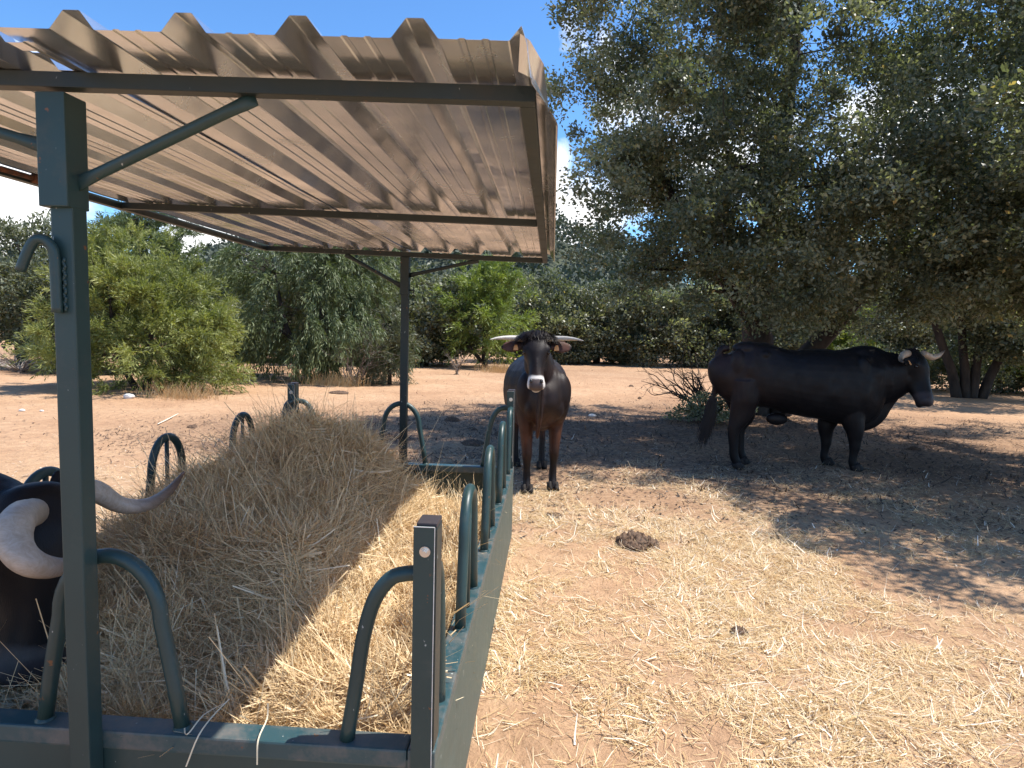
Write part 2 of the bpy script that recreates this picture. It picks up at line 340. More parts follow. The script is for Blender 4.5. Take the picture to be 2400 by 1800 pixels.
def chaff_d(x, y):
    P = np.stack([np.ravel(x), np.ravel(y)], 1)
    d = np.exp(-(np.hypot((P[:, 0] - 0.6) / 3.6, (P[:, 1] - 2.2) / 3.6)) ** 2 * 1.1)
    d = np.maximum(d, 0.75 * np.exp(-(np.hypot((P[:, 0] - 3.4) / 2.4, (P[:, 1] - 1.2) / 2.6)) ** 2))
    d = np.maximum(d, 0.7 * np.exp(-(np.hypot((P[:, 0] + 3.0) / 2.2, (P[:, 1] - 3.6) / 3.0)) ** 2))
    n = 0.45 * vnoise(P, 1.1, 41) + 0.30 * vnoise(P, 3.3, 42) + .25 * vnoise(P, 9, 43)
    bare = np.exp(-(np.hypot((P[:, 0] - 0.75) / 0.42, (P[:, 1] - 1.9) / 1.0)) ** 2)
    return np.clip(d * np.clip((n - 0.41) * 5.0, 0.05, 1.35) * (1 - 0.8 * bare), 0, 1)
mesh('ground', np.stack([GX, GY, GZ], -1).reshape(-1, 3), GF, M['soil'], smooth=True,
     attrs={'litter': np.clip(under, 0, 1).ravel(), 'chaff': chaff_d(GX, GY) * 0.8})
tag(bpy.data.objects['ground'], kind='structure')

def ribbons(P0, D, Ln, W, curl, up, tintv, nseg=3, rng=RNG):
    """curved flat strands: P0 start, D unit dir, Ln length, W width, curl vector magnitude"""
    n = len(P0); side = unit(np.cross(D, up)); bend = unit(np.cross(side, D) + side * rng.normal(0, 1, (n, 1)) * 0.9)
    V = np.zeros((n, (nseg + 1) * 2, 3))
    for i in range(nseg + 1):
        t = i / nseg
        c = P0 + D * (Ln * t)[:, None] + bend * (curl * Ln * (t * t - t * 0.3))[:, None]
        wv = side * (W * (1 - 0.55 * t) / 2)[:, None]
        V[:, 2 * i] = c - wv; V[:, 2 * i + 1] = c + wv
    base = (np.arange(n) * (nseg + 1) * 2)[:, None]
    F = np.concatenate([base + np.array([2 * i, 2 * i + 1, 2 * i + 3, 2 * i + 2]) for i in range(nseg)], 1).reshape(-1, 4)
    return V.reshape(-1, 3), F, np.repeat(tintv, (nseg + 1) * 2)

# loose straw on the ground (nobody could count it)
def scatter(n, xr, yr, dens, rng):
    out = []
    while sum(len(o) for o in out) < n:
        P = np.stack([rng.uniform(*xr, n * 2), rng.uniform(*yr, n * 2)], 1)
        P = P[rng.random(len(P)) < dens(P[:, 0], P[:, 1])]
        P = P[~((P[:, 0] < 0.0) & (P[:, 0] > -1.71) & (P[:, 1] > 0) & (P[:, 1] < 3.37))]
        out.append(P)
    return np.concatenate(out)[:n]
rng = np.random.default_rng(11)
A1 = scatter(92000, (-0.2, 5.5), (-0.6, 6.5), lambda x, y: chaff_d(x, y) * np.exp(-np.hypot(x - .3, y + 1.5) / 6), rng)
A2 = scatter(34000, (-7, 7.5), (-0.5, 9.5), chaff_d, rng)
PP = np.concatenate([A1, A2]); n = len(PP)
z = gh(PP[:, 0], PP[:, 1]) + rng.random(n) ** 2 * 0.018 + 0.002
az = vnoise(PP, 2.5, 45) * 8 + vnoise(PP, 9, 46) * 5 + rng.normal(0, .9, n); el = rng.normal(0.02, 0.15, n)
D = np.stack([np.cos(az) * np.cos(el), np.sin(az) * np.cos(el), np.sin(el)], 1)
tintv = np.clip(rng.beta(2.6, 1.5, n), 0, 1)
ln = rng.gamma(2.6, 0.022, n) + 0.015
wd = rng.uniform(0.0015, 0.0042, n); big = rng.random(n) < 0.03; wd[big] *= 2.5; tintv[big] = 0.99; drk = rng.random(n) < 0.10; tintv[drk] *= .25
V, F, T = ribbons(np.column_stack([PP, z]), D, ln, wd, rng.normal(0, 0.5, n), np.tile([0, 0, 1.0], (n, 1)), tintv, 2, rng)
tag(mesh('straw_litter', V, F, M['straw'], attrs={'tint': T}), 'pale loose straw strewn over the orange soil right of the feeder', 'straw', kind='stuff')

# dark crumbs, dead leaves and twigs on the soil
A = scatter(26000, (-8, 12), (3.0, 14), lambda x, y: np.clip(1.25 - np.hypot((x - 3.3) / 6.4, (y - 8.2) / 4.4), 0, 1) * (0.15 + vnoise(np.stack([x, y], 1), 1.1, 8)), rng)
B = scatter(5000, (-7, 1), (4.8, 11), lambda x, y: np.clip(1.1 - np.hypot((x + 2.8) / 3.4, (y - 7.4) / 2.1), 0, 1) * np.clip(vnoise(np.stack([x, y], 1), 1.6, 18) * 2 - .5, 0, 1), rng)
C_ = scatter(2600, (-12, 8), (4, 26), lambda x, y: np.clip(vnoise(np.stack([x, y], 1), 0.9, 28) * 2.4 - 1.2, 0, 1), rng)
PP = np.concatenate([A, B, C_]); n = len(PP); z = gh(PP[:, 0], PP[:, 1]) + 0.006
az = rng.uniform(0, 2 * np.pi, n); el = rng.normal(0.02, 0.14, n)
D = np.stack([np.cos(az) * np.cos(el), np.sin(az) * np.cos(el), np.sin(el)], 1)
ln = rng.gamma(2.2, 0.014, n) + 0.012
V, F, T = ribbons(np.column_stack([PP, z]), D, ln, rng.uniform(0.008, 0.024, n), rng.normal(0, 0.6, n), np.tile([0, 0, 1.0], (n, 1)), rng.random(n) ** 1.6, 2, rng)
tag(mesh('leaf_litter', V, F, M['litter'], attrs={'tint': T}), 'dark dead leaves and dung crumbs scattered over soil in the oak shade', 'leaf litter', kind='stuff')

# ------------------------------------------------------------------ feeder
FW, FL = 1.9, 3.745
feeder = empty('covered_hay_feeder', (U(-FW / 2, FL / 2, 0)[0], U(0, FL / 2, 0)[1], 0.0),
               'dark green steel cattle hay feeder with loop dividers under a corrugated sheet roof', 'hay feeder')
def P3(x, y, z): return U(x, y, z)
zb = -0.585
rw = 0.078                                # rim width
# panels
def panel(a, b, mat, name='trough_wall'):
    MB().box(P3(*a), P3(*b), 0.002).build(name, mat, feeder)
panel((-0.008, 0.012, zb), (-0.002, FL - 0.012, -0.030), M['paint_dusty'])
panel((-FW + 0.002, 0.012, zb), (-FW + 0.008, FL - 0.012, -0.030), M['paint_dusty'])
panel((-FW + 0.010, 0.002, zb), (-0.010, 0.008, -0.030), M['paint'])
panel((-FW + 0.010, FL - 0.008, zb), (-0.010, FL - 0.002, -0.030), M['paint'])
panel((-FW + 0.010, 0.010, -0.50), (-0.010, FL - 0.010, -0.49), M['paint_dark'], 'trough_floor')
for y in (0.35, FL - 0.35):
    MB().box(P3(-FW + 0.1, y - 0.05, -0.615), P3(-0.1, y + 0.05, -0.50), 0.004).build('skid', M['paint_dark'], feeder)
# rims
def rim(a, b):
    MB().box(P3(*a), P3(*b), 0.006).build('rim', M['paint_rim'], feeder, False)
rim((-rw, 0.0, -0.055), (0.0, FL, 0.0)); rim((-FW, 0.0, -0.055), (-FW + rw, FL, 0.0))
rim((-FW + rw + .002, 0.0, -0.055), (-rw - .002, rw, -0.001)); rim((-FW + rw + .002, FL - rw, -0.055), (-rw - .002, FL, -0.001))
# corner posts
for (cx, sx_) in ((0.0, -1), (-FW, 1)):
    for (cy, sy_) in ((0.0, 1), (FL, -1)):
        x0, x1 = sorted((cx + sx_ * 0.004, cx + sx_ * 0.062)); y0, y1 = sorted((cy + sy_ * 0.001, cy + sy_ * 0.085))
        po = MB().box(P3(x0, y0, 0.002), P3(x1, y1, 0.634), 0.003).build('corner_post', M['paint_dark'], feeder)
        MB().box(P3(x0 + .001, y0 + .001, 0.634), P3(x1 - .001, y1 - .001, 0.648), 0.003).build('post_cap', M['cap'], feeder)
        yp = (y0 - 0.008, y0 - 0.001) if sy_ > 0 or True else (y1 + .001, y1 + .008)
        zlow = -0.45 if cy == 0 else 0.003
        MB().box(P3(x0 - .005, yp[0], zlow), P3(x1 - .005, yp[1], 0.640), 0.0012).build('post_plate', M['paint'], feeder)
        for ea, eb in (((x0 - .005, yp[0] - .0012, .6385), (x1 - .0055, yp[0] + .001, .6402)), ((x1 - .0062, yp[0] - .0012, zlow + .05), (x1 - .0046, yp[0] + .001, .6380))):
            MB().box(P3(*ea), P3(*eb)).build('plate_edge', M['stone'], feeder)
        bx = (x0 + x1) / 2 - .002
        mb = MB()
        c = Vector(P3(bx, yp[0] - 0.001, 0.572))
        mb.tube([c, c + Vector((0, -0.007, 0))], 0.0105, 6); mb.tube([c + Vector((0, -0.006, 0)), c + Vector((0, -0.014, 0))], 0.006, 10)
        mb.tube([c + Vector((0, 0.0005, 0)), c + Vector((0, -0.002, 0))], 0.0135, 16)
        mb.build('bolt', M['bolt'], feeder)
# divider loops
RT = 0.0193
def loop_path(foot, apex, axis, c, full=True):
    pts = []
    sh = foot - 0.058; zs = apex - 0.185
    hs = [(-foot, 0.0), (-foot + .02, .12), (-sh - .012, zs - .06), (-sh, zs)]
    arc = [(-sh * math.cos(a), zs + (apex - zs) * math.sin(a)) for a in np.linspace(0.2, math.pi / 2, 8)]
    half = hs + arc
    return half + [(-a, z) for a, z in half[-2::-1]] if full else half
def loop_obj(path, place, name='divider_loop'):
    mb = MB(); mb.tube([place(a, z) for a, z in path], RT, 14)
    # weld collars at the feet
    for a, z in (path[0], path[-1]):
        if z < .01: q0 = Vector(place(a, 0.0)); mb.tube([q0, q0 + Vector((0, 0, .004)), q0 + Vector((0, 0, .009))], [RT * 1.28, RT * 1.2, RT * .98], 14, False)
    return mb.build(name, M['paint'], feeder, True)
LY = [0.9516, 1.8519, 2.7712]
LA = 0.502; XS = -0.034; FT = 0.208
for X in (XS, -FW - XS):
    for yc in LY:
        lo = loop_obj(loop_path(FT, LA, 'y', yc), lambda a, z, X=X, yc=yc: P3(X, yc + a, z))
        mb = MB(); mb.tube([P3(X, yc, 0.0), P3(X, yc, LA)], 0.0105, 10); mb.build('loop_bar', M['paint'], feeder, True)
    for yf, yp, sgn in ((0.259, 0.08, 1), (FL - 0.297, FL - 0.08, -1)):
        pts = [(yf, 0.0), (yf - sgn * .014, .16), (yf - sgn * .035, .33), (yf - sgn * .06, .42), (yf - sgn * .10, .475), (yf - sgn * .145, .492), (yp, .495)]
        q = catmull([P3(X, a, z) for a, z in pts], 4)
        MB().tube([tuple(v) for v in q], RT, 14).build('half_loop', M['paint'], feeder, True)
for Yc in (0.036, FL - 0.036):
    loop_obj(loop_path(FT, LA, 'x', -FW / 2), lambda a, z, Yc=Yc: P3(-FW / 2 + a, Yc, z))
    for xf, xp, sgn in ((-0.259, -0.058, -1), (-FW + 0.259, -FW + 0.058, 1)):
        pts = [(xf, 0.0), (xf - sgn * .025, .16), (xf - sgn * .045, .30), (xf - sgn * .075, .41), (xf - sgn * .12, .475), (xf - sgn * .165, .492), (xp, .495)]
        q = catmull([P3(a, Yc, z) for a, z in pts], 4)
        MB().tube([tuple(v) for v in q], RT, 14).build('half_loop', M['paint'], feeder, True)
# roof frame: plane of the frame's underside
def rz(x, y): return 1.727 - 0.024 * x - 0.0105 * y
BH = 0.038
XL, XR = -2.13, 0.228; YN, YF = -0.07, 3.742
def rbeam(x0, y0, x1, y1, wd, name, lo=0.0, h=BH, mat='paint_dark'):
    zc0 = rz(x0, y0) + h / 2 + lo; zc1 = rz(x1, y1) + h / 2 + lo
    MB().beam(P3(x0, y0, zc0), P3(x1, y1, zc1), wd * S, h * S, bev=0.002).build(name, M[mat], feeder)
rbeam(XL, YN + .021, XR, YN + .021, 0.042, 'roof_beam')
rbeam(XL, YF - .021, XR, YF - .021, 0.042, 'roof_beam')
rbeam(XL + .019, YN + .044, XL + .019, YF - .044, 0.038, 'roof_rail'); rbeam(XR - .019, YN + .044, XR - .019, YF - .044, 0.038, 'roof_rail')
rbeam(XL + .040, 1.86, XR - .040, 1.86, 0.034, 'purlin', 0.002, 0.035)
# roof posts
for k, (py, sg, name) in enumerate(((0.0, -1, 'n'), (FL, 1, 'f'))):
    pcx = -0.985 if k == 0 else -0.930
    pcx2 = pcx if k == 0 else -0.930
    y0, y1 = sorted((py + sg * 0.001, py + sg * 0.058))
    if k == 1: y0, y1 = FL - 0.07 + 0.002, FL - 0.012
    top = rz(pcx, py) - 0.01
    rp_ = MB().box(P3(pcx - .030, y0, zb + .02 if k == 0 else 0.001), P3(pcx + .029, y1, top - 0.10), 0.004).build('roof_post', M['paint'] if k == 0 else M['paint_dark'], feeder)
    sx0, sx1 = (pcx - .046, pcx + .031) if k == 0 else (pcx - .036, pcx + .034)
    sy0, sy1 = (-0.076, 0.006) if k == 0 else (y0 - .007, y1 + .008)
    sb = 1.455 if k == 0 else 1.40
    sl = MB().box(P3(sx0, sy0, sb), P3(sx1, sy1, rz(pcx, py) - (0.012 if k == 0 else 0.002)), 0.003).build('post_sleeve', M['paint'] if k == 0 else M['paint_dark'], feeder)
    # braces: tubes with flattened ends
    yb = 0.0 if k == 0 else FL - 0.04
    for s_, xe, xs, zs_ in ((1, 0.51, 0.012, 1.515), (-1, -0.60, -0.04, 1.61)) if k == 0 else ((1, 0.60, 0.03, 1.56), (-1, -0.50, -0.03, 1.47)):
        a = Vector(P3(pcx + xs, yb - (0.03 if k == 0 else 0), zs_)); bq = Vector(P3(pcx + xe, yb - (0.045 if k == 0 else 0), rz(pcx + xe, yb) - 0.004))
        d = (bq - a); pts = [a, a + d * .05, a + d * .16, a + d * .5, a + d * .84, a + d * .95, bq]
        V_, F_ = tube(pts, [.014, .014, .0135, .0135, .0135, .014, .014], 12)
        V_ = np.array(V_); t = d.normalized(); n_ = t.cross(Vector((0, 1, 0))).normalized()
        for i, v in enumerate(V_):
            ring = i // 12; fl = {0: .25, 1: .3, 5: .3, 6: .25}.get(ring, 1.0)
            c = np.array(pts[ring]); r = v - c
            V_[i] = c + r * np.array([1.25 if fl < 1 else 1, fl, 1.25 if fl < 1 else 1])
        mesh('brace', V_, F_, M['paint_dark'] if k else M['paint'], feeder, True)
# hook on the near post
hk = [(-0.994, -0.072, 1.185), (-0.995, -0.072, 1.25), (-0.996, -0.072, 1.325), (-1.001, -0.074, 1.352), (-1.017, -0.078, 1.370), (-1.038, -0.082, 1.368), (-1.057, -0.084, 1.340), (-1.078, -0.086, 1.290)]
q = catmull([P3(*p) for p in hk], 5); MB().tube([tuple(v) for v in q], 0.0118, 14).build('hook', M['paint'], feeder, True)
mb = MB()
for zz in np.arange(1.215, 1.345, 0.0055):
    bm = bmesh.new(); bmesh.ops.create_icosphere(bm, subdivisions=2, radius=0.0058)
    for v in bm.verts: v.co = Vector((v.co.x * .7, v.co.y * .8, v.co.z * 1.1)) + Vector(P3(-0.980 + .0025 * math.sin(zz * 300), -0.060, zz - .02))
    bm.verts.index_update(); mb.add([v.co[:] for v in bm.verts], [[v.index for v in f.verts] for f in bm.faces]); bm.free()
mb.build('weld_bead', M['paint'], feeder, True)
# clamp bolt on far post
c = Vector(P3(-0.895, FL - 0.04, 1.44)); mb = MB(); mb.tube([c, c + Vector((0.035, 0, 0))], 0.006, 8); mb.tube([c + Vector((0.032, 0, 0.024)), c + Vector((0.032, 0, -0.024))], 0.005, 8)
mb.build('clamp_screw', M['paint_dark'], feeder, True)
# rusty turnbuckle on left rail
c = Vector(P3(-2.10, 1.15, rz(-2.1, 1.15) + .02)); mb = MB(); mb.tube([c + Vector((0.02, -0.12, 0)), c + Vector((0.02, 0.05, 0))], 0.010, 8); mb.tube([c + Vector((0.02, 0.05, 0)), c + Vector((0.02, 0.09, 0.0))], 0.019, 8)
mb.build('rusty_clamp', M['rust'], feeder, True)

# corrugated sheets
PIT = 0.2495
def profile(x0, x1, ribs):
    """list of (x, dz) across the sheet"""
    pts = [(x0, 0)]
    for rb in ribs:
        for dx, dz in ((-0.004, 0), (0.0, 0.001), (0.030, 0.039), (0.033, 0.0405), (0.066, 0.0405), (0.069, 0.039), (0.099, 0.001), (0.103, 0)):
            pts.append((rb + dx, dz))
        for mrb in (0.150, 0.200):
            for dx, dz in ((-0.010, 0), (-0.006, 0.0026), (0.004, 0.0026), (0.008, 0)):
                pts.append((rb + mrb + dx, dz))
    pts = sorted([p for p in pts if x0 <= p[0] <= x1]); 
    if pts[-1][0] < x1: pts.append((x1, 0))
    return pts
def sheet(name, x0, x1, ribs, yn, yf, lift, hole=None, curl=False, seed=0):
    pr = profile(x0, x1, ribs); ys = np.concatenate([np.linspace(yn, 0.3, 24), np.linspace(0.36, yf, 50)])
    V = []; 
    for y in ys:
        for x, dz in pr:
            zz = rz(x, y) + BH + 0.004 + lift + dz
            nzv = vnoise(np.array([[x * 1.0, y]]), 2.3, 50 + seed)[0] - .5
            zz += nzv * 0.006 + (vnoise(np.array([[x, y]]), 9, 60 + seed)[0] - .5) * 0.0016
            xx = x
            if curl and x > 0.20:
                e = (x - 0.20) / 0.08
                k = np.clip((0.16 - y) / 0.42, 0, 1) ** 1.1
                xx = x - e * k * 0.055; zz -= e * (0.028 + 0.04 * k) 
            V.append(P3(xx, y, zz))
    n = len(pr); F = []
    for j in range(len(ys) - 1):
        for i in range(n - 1):
            cx, cy = (pr[i][0] + pr[i + 1][0]) / 2, (ys[j] + ys[j + 1]) / 2
            if hole and hole[0] < cx < hole[1] and hole[2] < cy < hole[3]: continue
            F.append((j * n + i, j * n + i + 1, (j + 1) * n + i + 1, (j + 1) * n + i))
    o = mesh(name, V, F, M['sheet'], feeder, False)
    md = o.modifiers.new('thick', 'SOLIDIFY'); md.thickness = 0.0009; md.offset = 1
    return o
R1 = [-0.818 + PIT * k for k in range(5)]
sheet('roof_sheet', -0.948, 0.284, R1, -0.293, YF + 0.02, 0.006, curl=True)
R2 = [-0.818 - PIT * k for k in range(1, 6)]
sheet('roof_sheet', -2.085, -0.90, R2, -0.235, YF + 0.02, -0.001, hole=(-1.035, -0.93, -0.19, -0.075), seed=3)
# torn curl at the front right corner
cv = [(0.200, -0.270, 0.034), (0.222, -0.29, 0.012), (0.196, -0.235, -0.030), (0.232, -0.20, -0.034), (0.252, -0.10, -0.044), (0.250, -0.20, 0.0), (0.262, -0.02, -0.046)]
V_ = [P3(x, y, rz(x, y) + BH + dz) for x, y, dz in cv]
oc = mesh('torn_corner', V_, [(0, 2, 3, 1), (1, 3, 5), (3, 4, 5), (4, 6, 5)], M['sheet'], feeder, True)
# screws in the ribs
for rb in R1[:-1]:
    for yy in (0.0, 1.86, 3.70):
        c = Vector(P3(rb + .05, yy, rz(rb, yy) + BH + .052)); mb = MB(); mb.tube([c, c + Vector((0, 0, .006))], .006, 6); mb.build('roof_screw', M['bolt'], feeder)

# ------------------------------------------------------------------ hay in the trough
def hay_h(x, y):
    """height above the rim in feeder units"""
    P = np.stack([np.ravel(x), np.ravel(y)], 1); X, Y = P[:, 0], P[:, 1]
    h = -0.075 + 0.0 * X
    h += 0.365 * np.exp(-(np.abs((X + 1.22) / 0.50) ** 2.3 + np.abs((Y - 2.35) / 0.72) ** 2.3))
    ss = lambda v: np.clip(v, 0, 1) ** 2 * (3 - 2 * np.clip(v, 0, 1))
    edge = .12 * (vnoise(P, 3.5, 78) - .5)
    h += 0.21 * ss((Y - .78 + edge) / .30) * ss((-.60 - X + edge) / .24) * ss((3.0 - Y) / .4)
    h += 0.05 * np.exp(-(((X + .8) / .8) ** 2 + ((Y - .45) / .35) ** 2))
    h -= 0.26 * np.exp(-(((X + 0.88) / 0.15) ** 2 + ((Y - 0.42) / 0.20) ** 2))
    h -= 0.20 * np.exp(-(((X + 1.38) / 0.30) ** 2 + ((Y - 0.33) / 0.26) ** 2))
    h -= 0.10 * np.exp(-(((X + 0.30) / 0.14) ** 2 + ((Y - 0.9) / 0.35) ** 2))
    h -= 0.12 * np.clip((X + 0.65) / 0.5, 0, 1) * np.clip((Y - 1.6) / 1.0, 0, 1)
    h -= 0.22 * np.clip((Y - 3.0) / 0.6, 0, 1)
    h += 0.06 * np.exp(-(((X + 1.62) / 0.30) ** 2 + ((Y - 1.55) / 0.55) ** 2))
    h += (vnoise(P, 2.1, 70) - .5) * 0.15 + (vnoise(P, 5.0, 71) - .5) * 0.13 + (vnoise(P, 11, 72) - .5) * 0.06 + (vnoise(P, 26, 73) - .5) * 0.025
    e = np.minimum(np.minimum(-0.012 - X, X + FW - .012), np.minimum(Y - .012, FL - .012 - Y))
    cap = -0.045 + np.clip(e - 0.06, 0, 1) * 2.4
    return np.minimum(h, cap)
hx = np.linspace(-FW + .011, -.011, 110); hy = np.linspace(.011, FL - .011, 200)
HX, HY = np.meshgrid(hx, hy); HZ = hay_h(HX, HY).reshape(HX.shape)
HV = np.stack([HX * S, HY * S, (HZ + ZR - 0.012) * S], -1).reshape(-1, 3)
idx = np.arange(HX.size).reshape(HX.shape)
HF = np.stack([idx[:-1, :-1], idx[:-1, 1:], idx[1:, 1:], idx[1:, :-1]], -1).reshape(-1, 4)
rng = np.random.default_rng(5)
n = 112000
X = rng.uniform(-FW + .03, -.03, n * 2); Y = rng.uniform(.03, FL - .05, n * 2)
keep = rng.random(n * 2) < np.clip(1.4 / (0.35 + (Y * S + 1.55) ** 1.0 / 2.2), 0.12, 1.0); X = X[keep][:n]; Y = Y[keep][:n]; n = len(X)
e = 0.01; h0 = hay_h(X, Y); dhx = (hay_h(X + e, Y) - h0) / e; dhy = (hay_h(X, Y + e) - h0) / e
nrm = unit(np.stack([-dhx, -dhy, np.ones(n)], 1))
az = vnoise(np.stack([X, Y], 1), 4.2, 76) * 4 + vnoise(np.stack([X, Y], 1), 13, 77) * 4 - 4 + rng.normal(0, 1.0, n); t1 = unit(np.cross(nrm, np.tile([0.0, 1, 0.1], (n, 1)))); t2 = np.cross(nrm, t1)
D = unit(t1 * np.cos(az)[:, None] + t2 * np.sin(az)[:, None] * 0.55 + nrm * rng.normal(0.05, 0.22, n)[:, None])
ln = (rng.gamma(4, 0.033, n) + 0.035); wd = rng.uniform(0.0017, 0.0054, n); bigm = rng.random(n) < .04; wd[bigm] *= 2.4
P0 = np.stack([X * S, Y * S, (h0 + ZR) * S + rng.uniform(-0.014, 0.012, n)], 1) - D * (ln * .5)[:, None]
# keep strands inside the trough except on top of the rims near the ends
P1 = P0 + D * ln[:, None]
ok = np.ones(n, bool)
for Q in (P0, P1): ok &= (Q[:, 0] < -0.004) & (Q[:, 0] > -FW * S + .004) & (Q[:, 1] > -0.004) & (Q[:, 1] < FL * S - .004)
low = (np.minimum(P0[:, 2], P1[:, 2]) > ZR * S + .002)
inner = np.ones(n, bool)
for Q in (P0, P1): inner &= (Q[:, 0] < -rw * S) & (Q[:, 0] > (-FW + rw) * S) & (Q[:, 1] > rw * S) & (Q[:, 1] < (FL - rw) * S)
ok &= (inner | low)
clump = vnoise(np.stack([X, Y], 1), 6.5, 75)
tv = np.clip(rng.beta(2.4, 2.0, n) * 0.75 + clump * 0.3 - 0.02, 0, 1); tv[bigm] = np.clip(tv[bigm] + .3, 0, 1)
P0, D, ln, wd, tv, nn = P0[ok], D[ok], ln[ok], wd[ok], tv[ok], nrm[ok]
V, F, T = ribbons(P0, D, ln, wd, rng.normal(0, 0.62, len(P0)), nn, tv, 3, rng)
# a few long stalks hanging over the near rim
st = [((-0.64, .11, .05), (-0.70, -0.024, -.075), .34), ((-0.50, .06, .075), (-0.495, -0.024, -.055), .26), ((-0.66, .12, .03), (-.75, .06, .012), .2)]
for a, b_, w_ in st:
    q = catmull([P3(*a), P3(a[0] * .7 + b_[0] * .3, .050, .034), P3((a[0] + b_[0]) / 2, -.010, .010), P3(*b_)], 4)
    vv = np.concatenate([np.stack([p - [.002, 0, 0], p + [.002, 0, 0]]) for p in q]); b0 = len(V)
    V = np.concatenate([V, vv]); F = np.concatenate([F, np.array([[b0 + 2 * i, b0 + 2 * i + 1, b0 + 2 * i + 3, b0 + 2 * i + 2] for i in range(len(q) - 1)])]); T = np.concatenate([T, np.full(len(vv), .95)])
nb = len(HV)
M['hay_core'] = (lambda: (lambda t: (t[1].links.new(noise_ramp(t[1], 60, [(0.35, (0.08, 0.050, 0.026)), (0.65, (0.40, 0.27, 0.14))], detail=8)[0], t[2].inputs['Base Color']), t[0])[1])(new_mat('hay_core')))()
tag(mesh('hay_heap', np.concatenate([HV, V]), np.concatenate([HF, F + nb]), None, mats=[M['hay_core'], M['hay']],
     midx=np.concatenate([np.zeros(len(HF), int), np.ones(len(F), int)]), attrs={'tint': np.concatenate([np.zeros(nb), T])}),
    'heap of dry tan hay filling the green feeder trough', 'hay heap', kind='stuff')

# ------------------------------------------------------------------ cattle
def ell_loft(secs, side, n=20, power=2.0):
    """secs: list of (centre, r_side, r_other); rings perpendicular to the path; side = lateral unit vector"""
    C_s = [Vector(s[0]) for s in secs]; V = []; F = []
    for i, s in enumerate(secs):
        t = (C_s[min(i + 1, len(secs) - 1)] - C_s[max(i - 1, 0)]).normalized()
        sd_ = Vector(side); sd_ = (sd_ - t * sd_.dot(t)).normalized(); o_ = t.cross(sd_).normalized()
        for k in range(n):
            a = 2 * math.pi * k / n; ca, sa = math.cos(a), math.sin(a)
            ex = 2.0 / power
            ca = math.copysign(abs(ca) ** ex, ca); sa = math.copysign(abs(sa) ** ex, sa)
            V.append(tuple(C_s[i] + sd_ * (s[1] * ca) + o_ * (s[2] * sa)))
    m_ = len(secs)
    for i in range(m_ - 1):
        for k in range(n): F.append((i * n + k, i * n + (k + 1) % n, (i + 1) * n + (k + 1) % n, (i + 1) * n + k))
    F.append(tuple(range(n - 1, -1, -1))); F.append(tuple((m_ - 1) * n + k for k in range(n)))
    return V, F
def smooth_secs(secs, k=4):
    A = np.array([list(s[0]) + [s[1], s[2]] for s in secs]); q = catmull(A, k)
    return [((r[0], r[1], r[2]), max(r[3], .004), max(r[4], .004)) for r in q]
def blob(c, r, axes=None):
    bm = bmesh.new(); bmesh.ops.create_icosphere(bm, subdivisions=3, radius=1.0); V = []
    for v in bm.verts:
        if axes is None: V.append((c[0] + v.co.x * r[0], c[1] + v.co.y * r[1], c[2] + v.co.z * r[2]))
        else: V.append(tuple(Vector(c) + axes[0] * v.co.x * r[0] + axes[1] * v.co.y * r[1] + axes[2] * v.co.z * r[2]))
    bm.verts.index_update(); F = [[v.index for v in f.verts] for f in bm.faces]; bm.free(); return V, F
def remeshed(name, pieces, voxel, parent, colorfn, smooth_it=6, relmask=None, relk=1.0):
    mb = MB()
    for V, F in pieces: mb.add(V, F)
    me = bpy.data.meshes.new('tmp'); me.from_pydata(mb.V, [], mb.F); me.update()
    bm = bmesh.new(); bm.from_mesh(me); bmesh.ops.recalc_face_normals(bm, faces=bm.faces[:]); bm.to_mesh(me); bm.free()
    o = bpy.data.objects.new('tmp', me); link(o)
    md = o.modifiers.new('r', 'REMESH'); md.mode = 'VOXEL'; md.voxel_size = voxel; md.adaptivity = 0
    ms = o.modifiers.new('s', 'SMOOTH'); ms.factor = 0.5; ms.iterations = smooth_it
    dg = bpy.context.evaluated_depsgraph_get(); ev = o.evaluated_get(dg)
    m2 = bpy.data.meshes.new_from_object(ev); bpy.data.objects.remove(o); bpy.data.meshes.remove(me)
    co = np.zeros(len(m2.vertices) * 3, np.float32); m2.vertices.foreach_get('co', co); co = co.reshape(-1, 3).astype(float)
    nr = np.zeros(len(m2.vertices) * 3, np.float32); m2.vertices.foreach_get('normal', nr); nr = nr.reshape(-1, 3)
    rel = (vnoise(co, 3.2, 201) - .5) * .030 + (vnoise(co, 7.5, 202) - .5) * .010 + (vnoise(co * np.array([1, 1, .35]), 22, 203) - .5) * .0035
    low_ = np.clip((co[:, 2] - .45) / .3, .12, 1); flatm = relmask(co) if relmask else 1.0
    co = co + nr * (rel * low_ * flatm * relk)[:, None]
    col = colorfn(co, nr)
    m2.vertices.foreach_set('co', (co - np.array(parent.location)).astype(np.float32).ravel())
    m2.materials.clear(); m2.materials.append(M['coat'])
    at = m2.attributes.new('coat', 'FLOAT_COLOR', 'POINT'); at.data.foreach_set('color', np.hstack([col, np.ones((len(col), 1))]).astype(np.float32).ravel())
    m2.polygons.foreach_set('use_smooth', np.ones(len(m2.polygons), bool)); m2.update(); m2.name = name
    ob = bpy.data.objects.new(name, m2); link(ob); ob.parent = parent; return ob
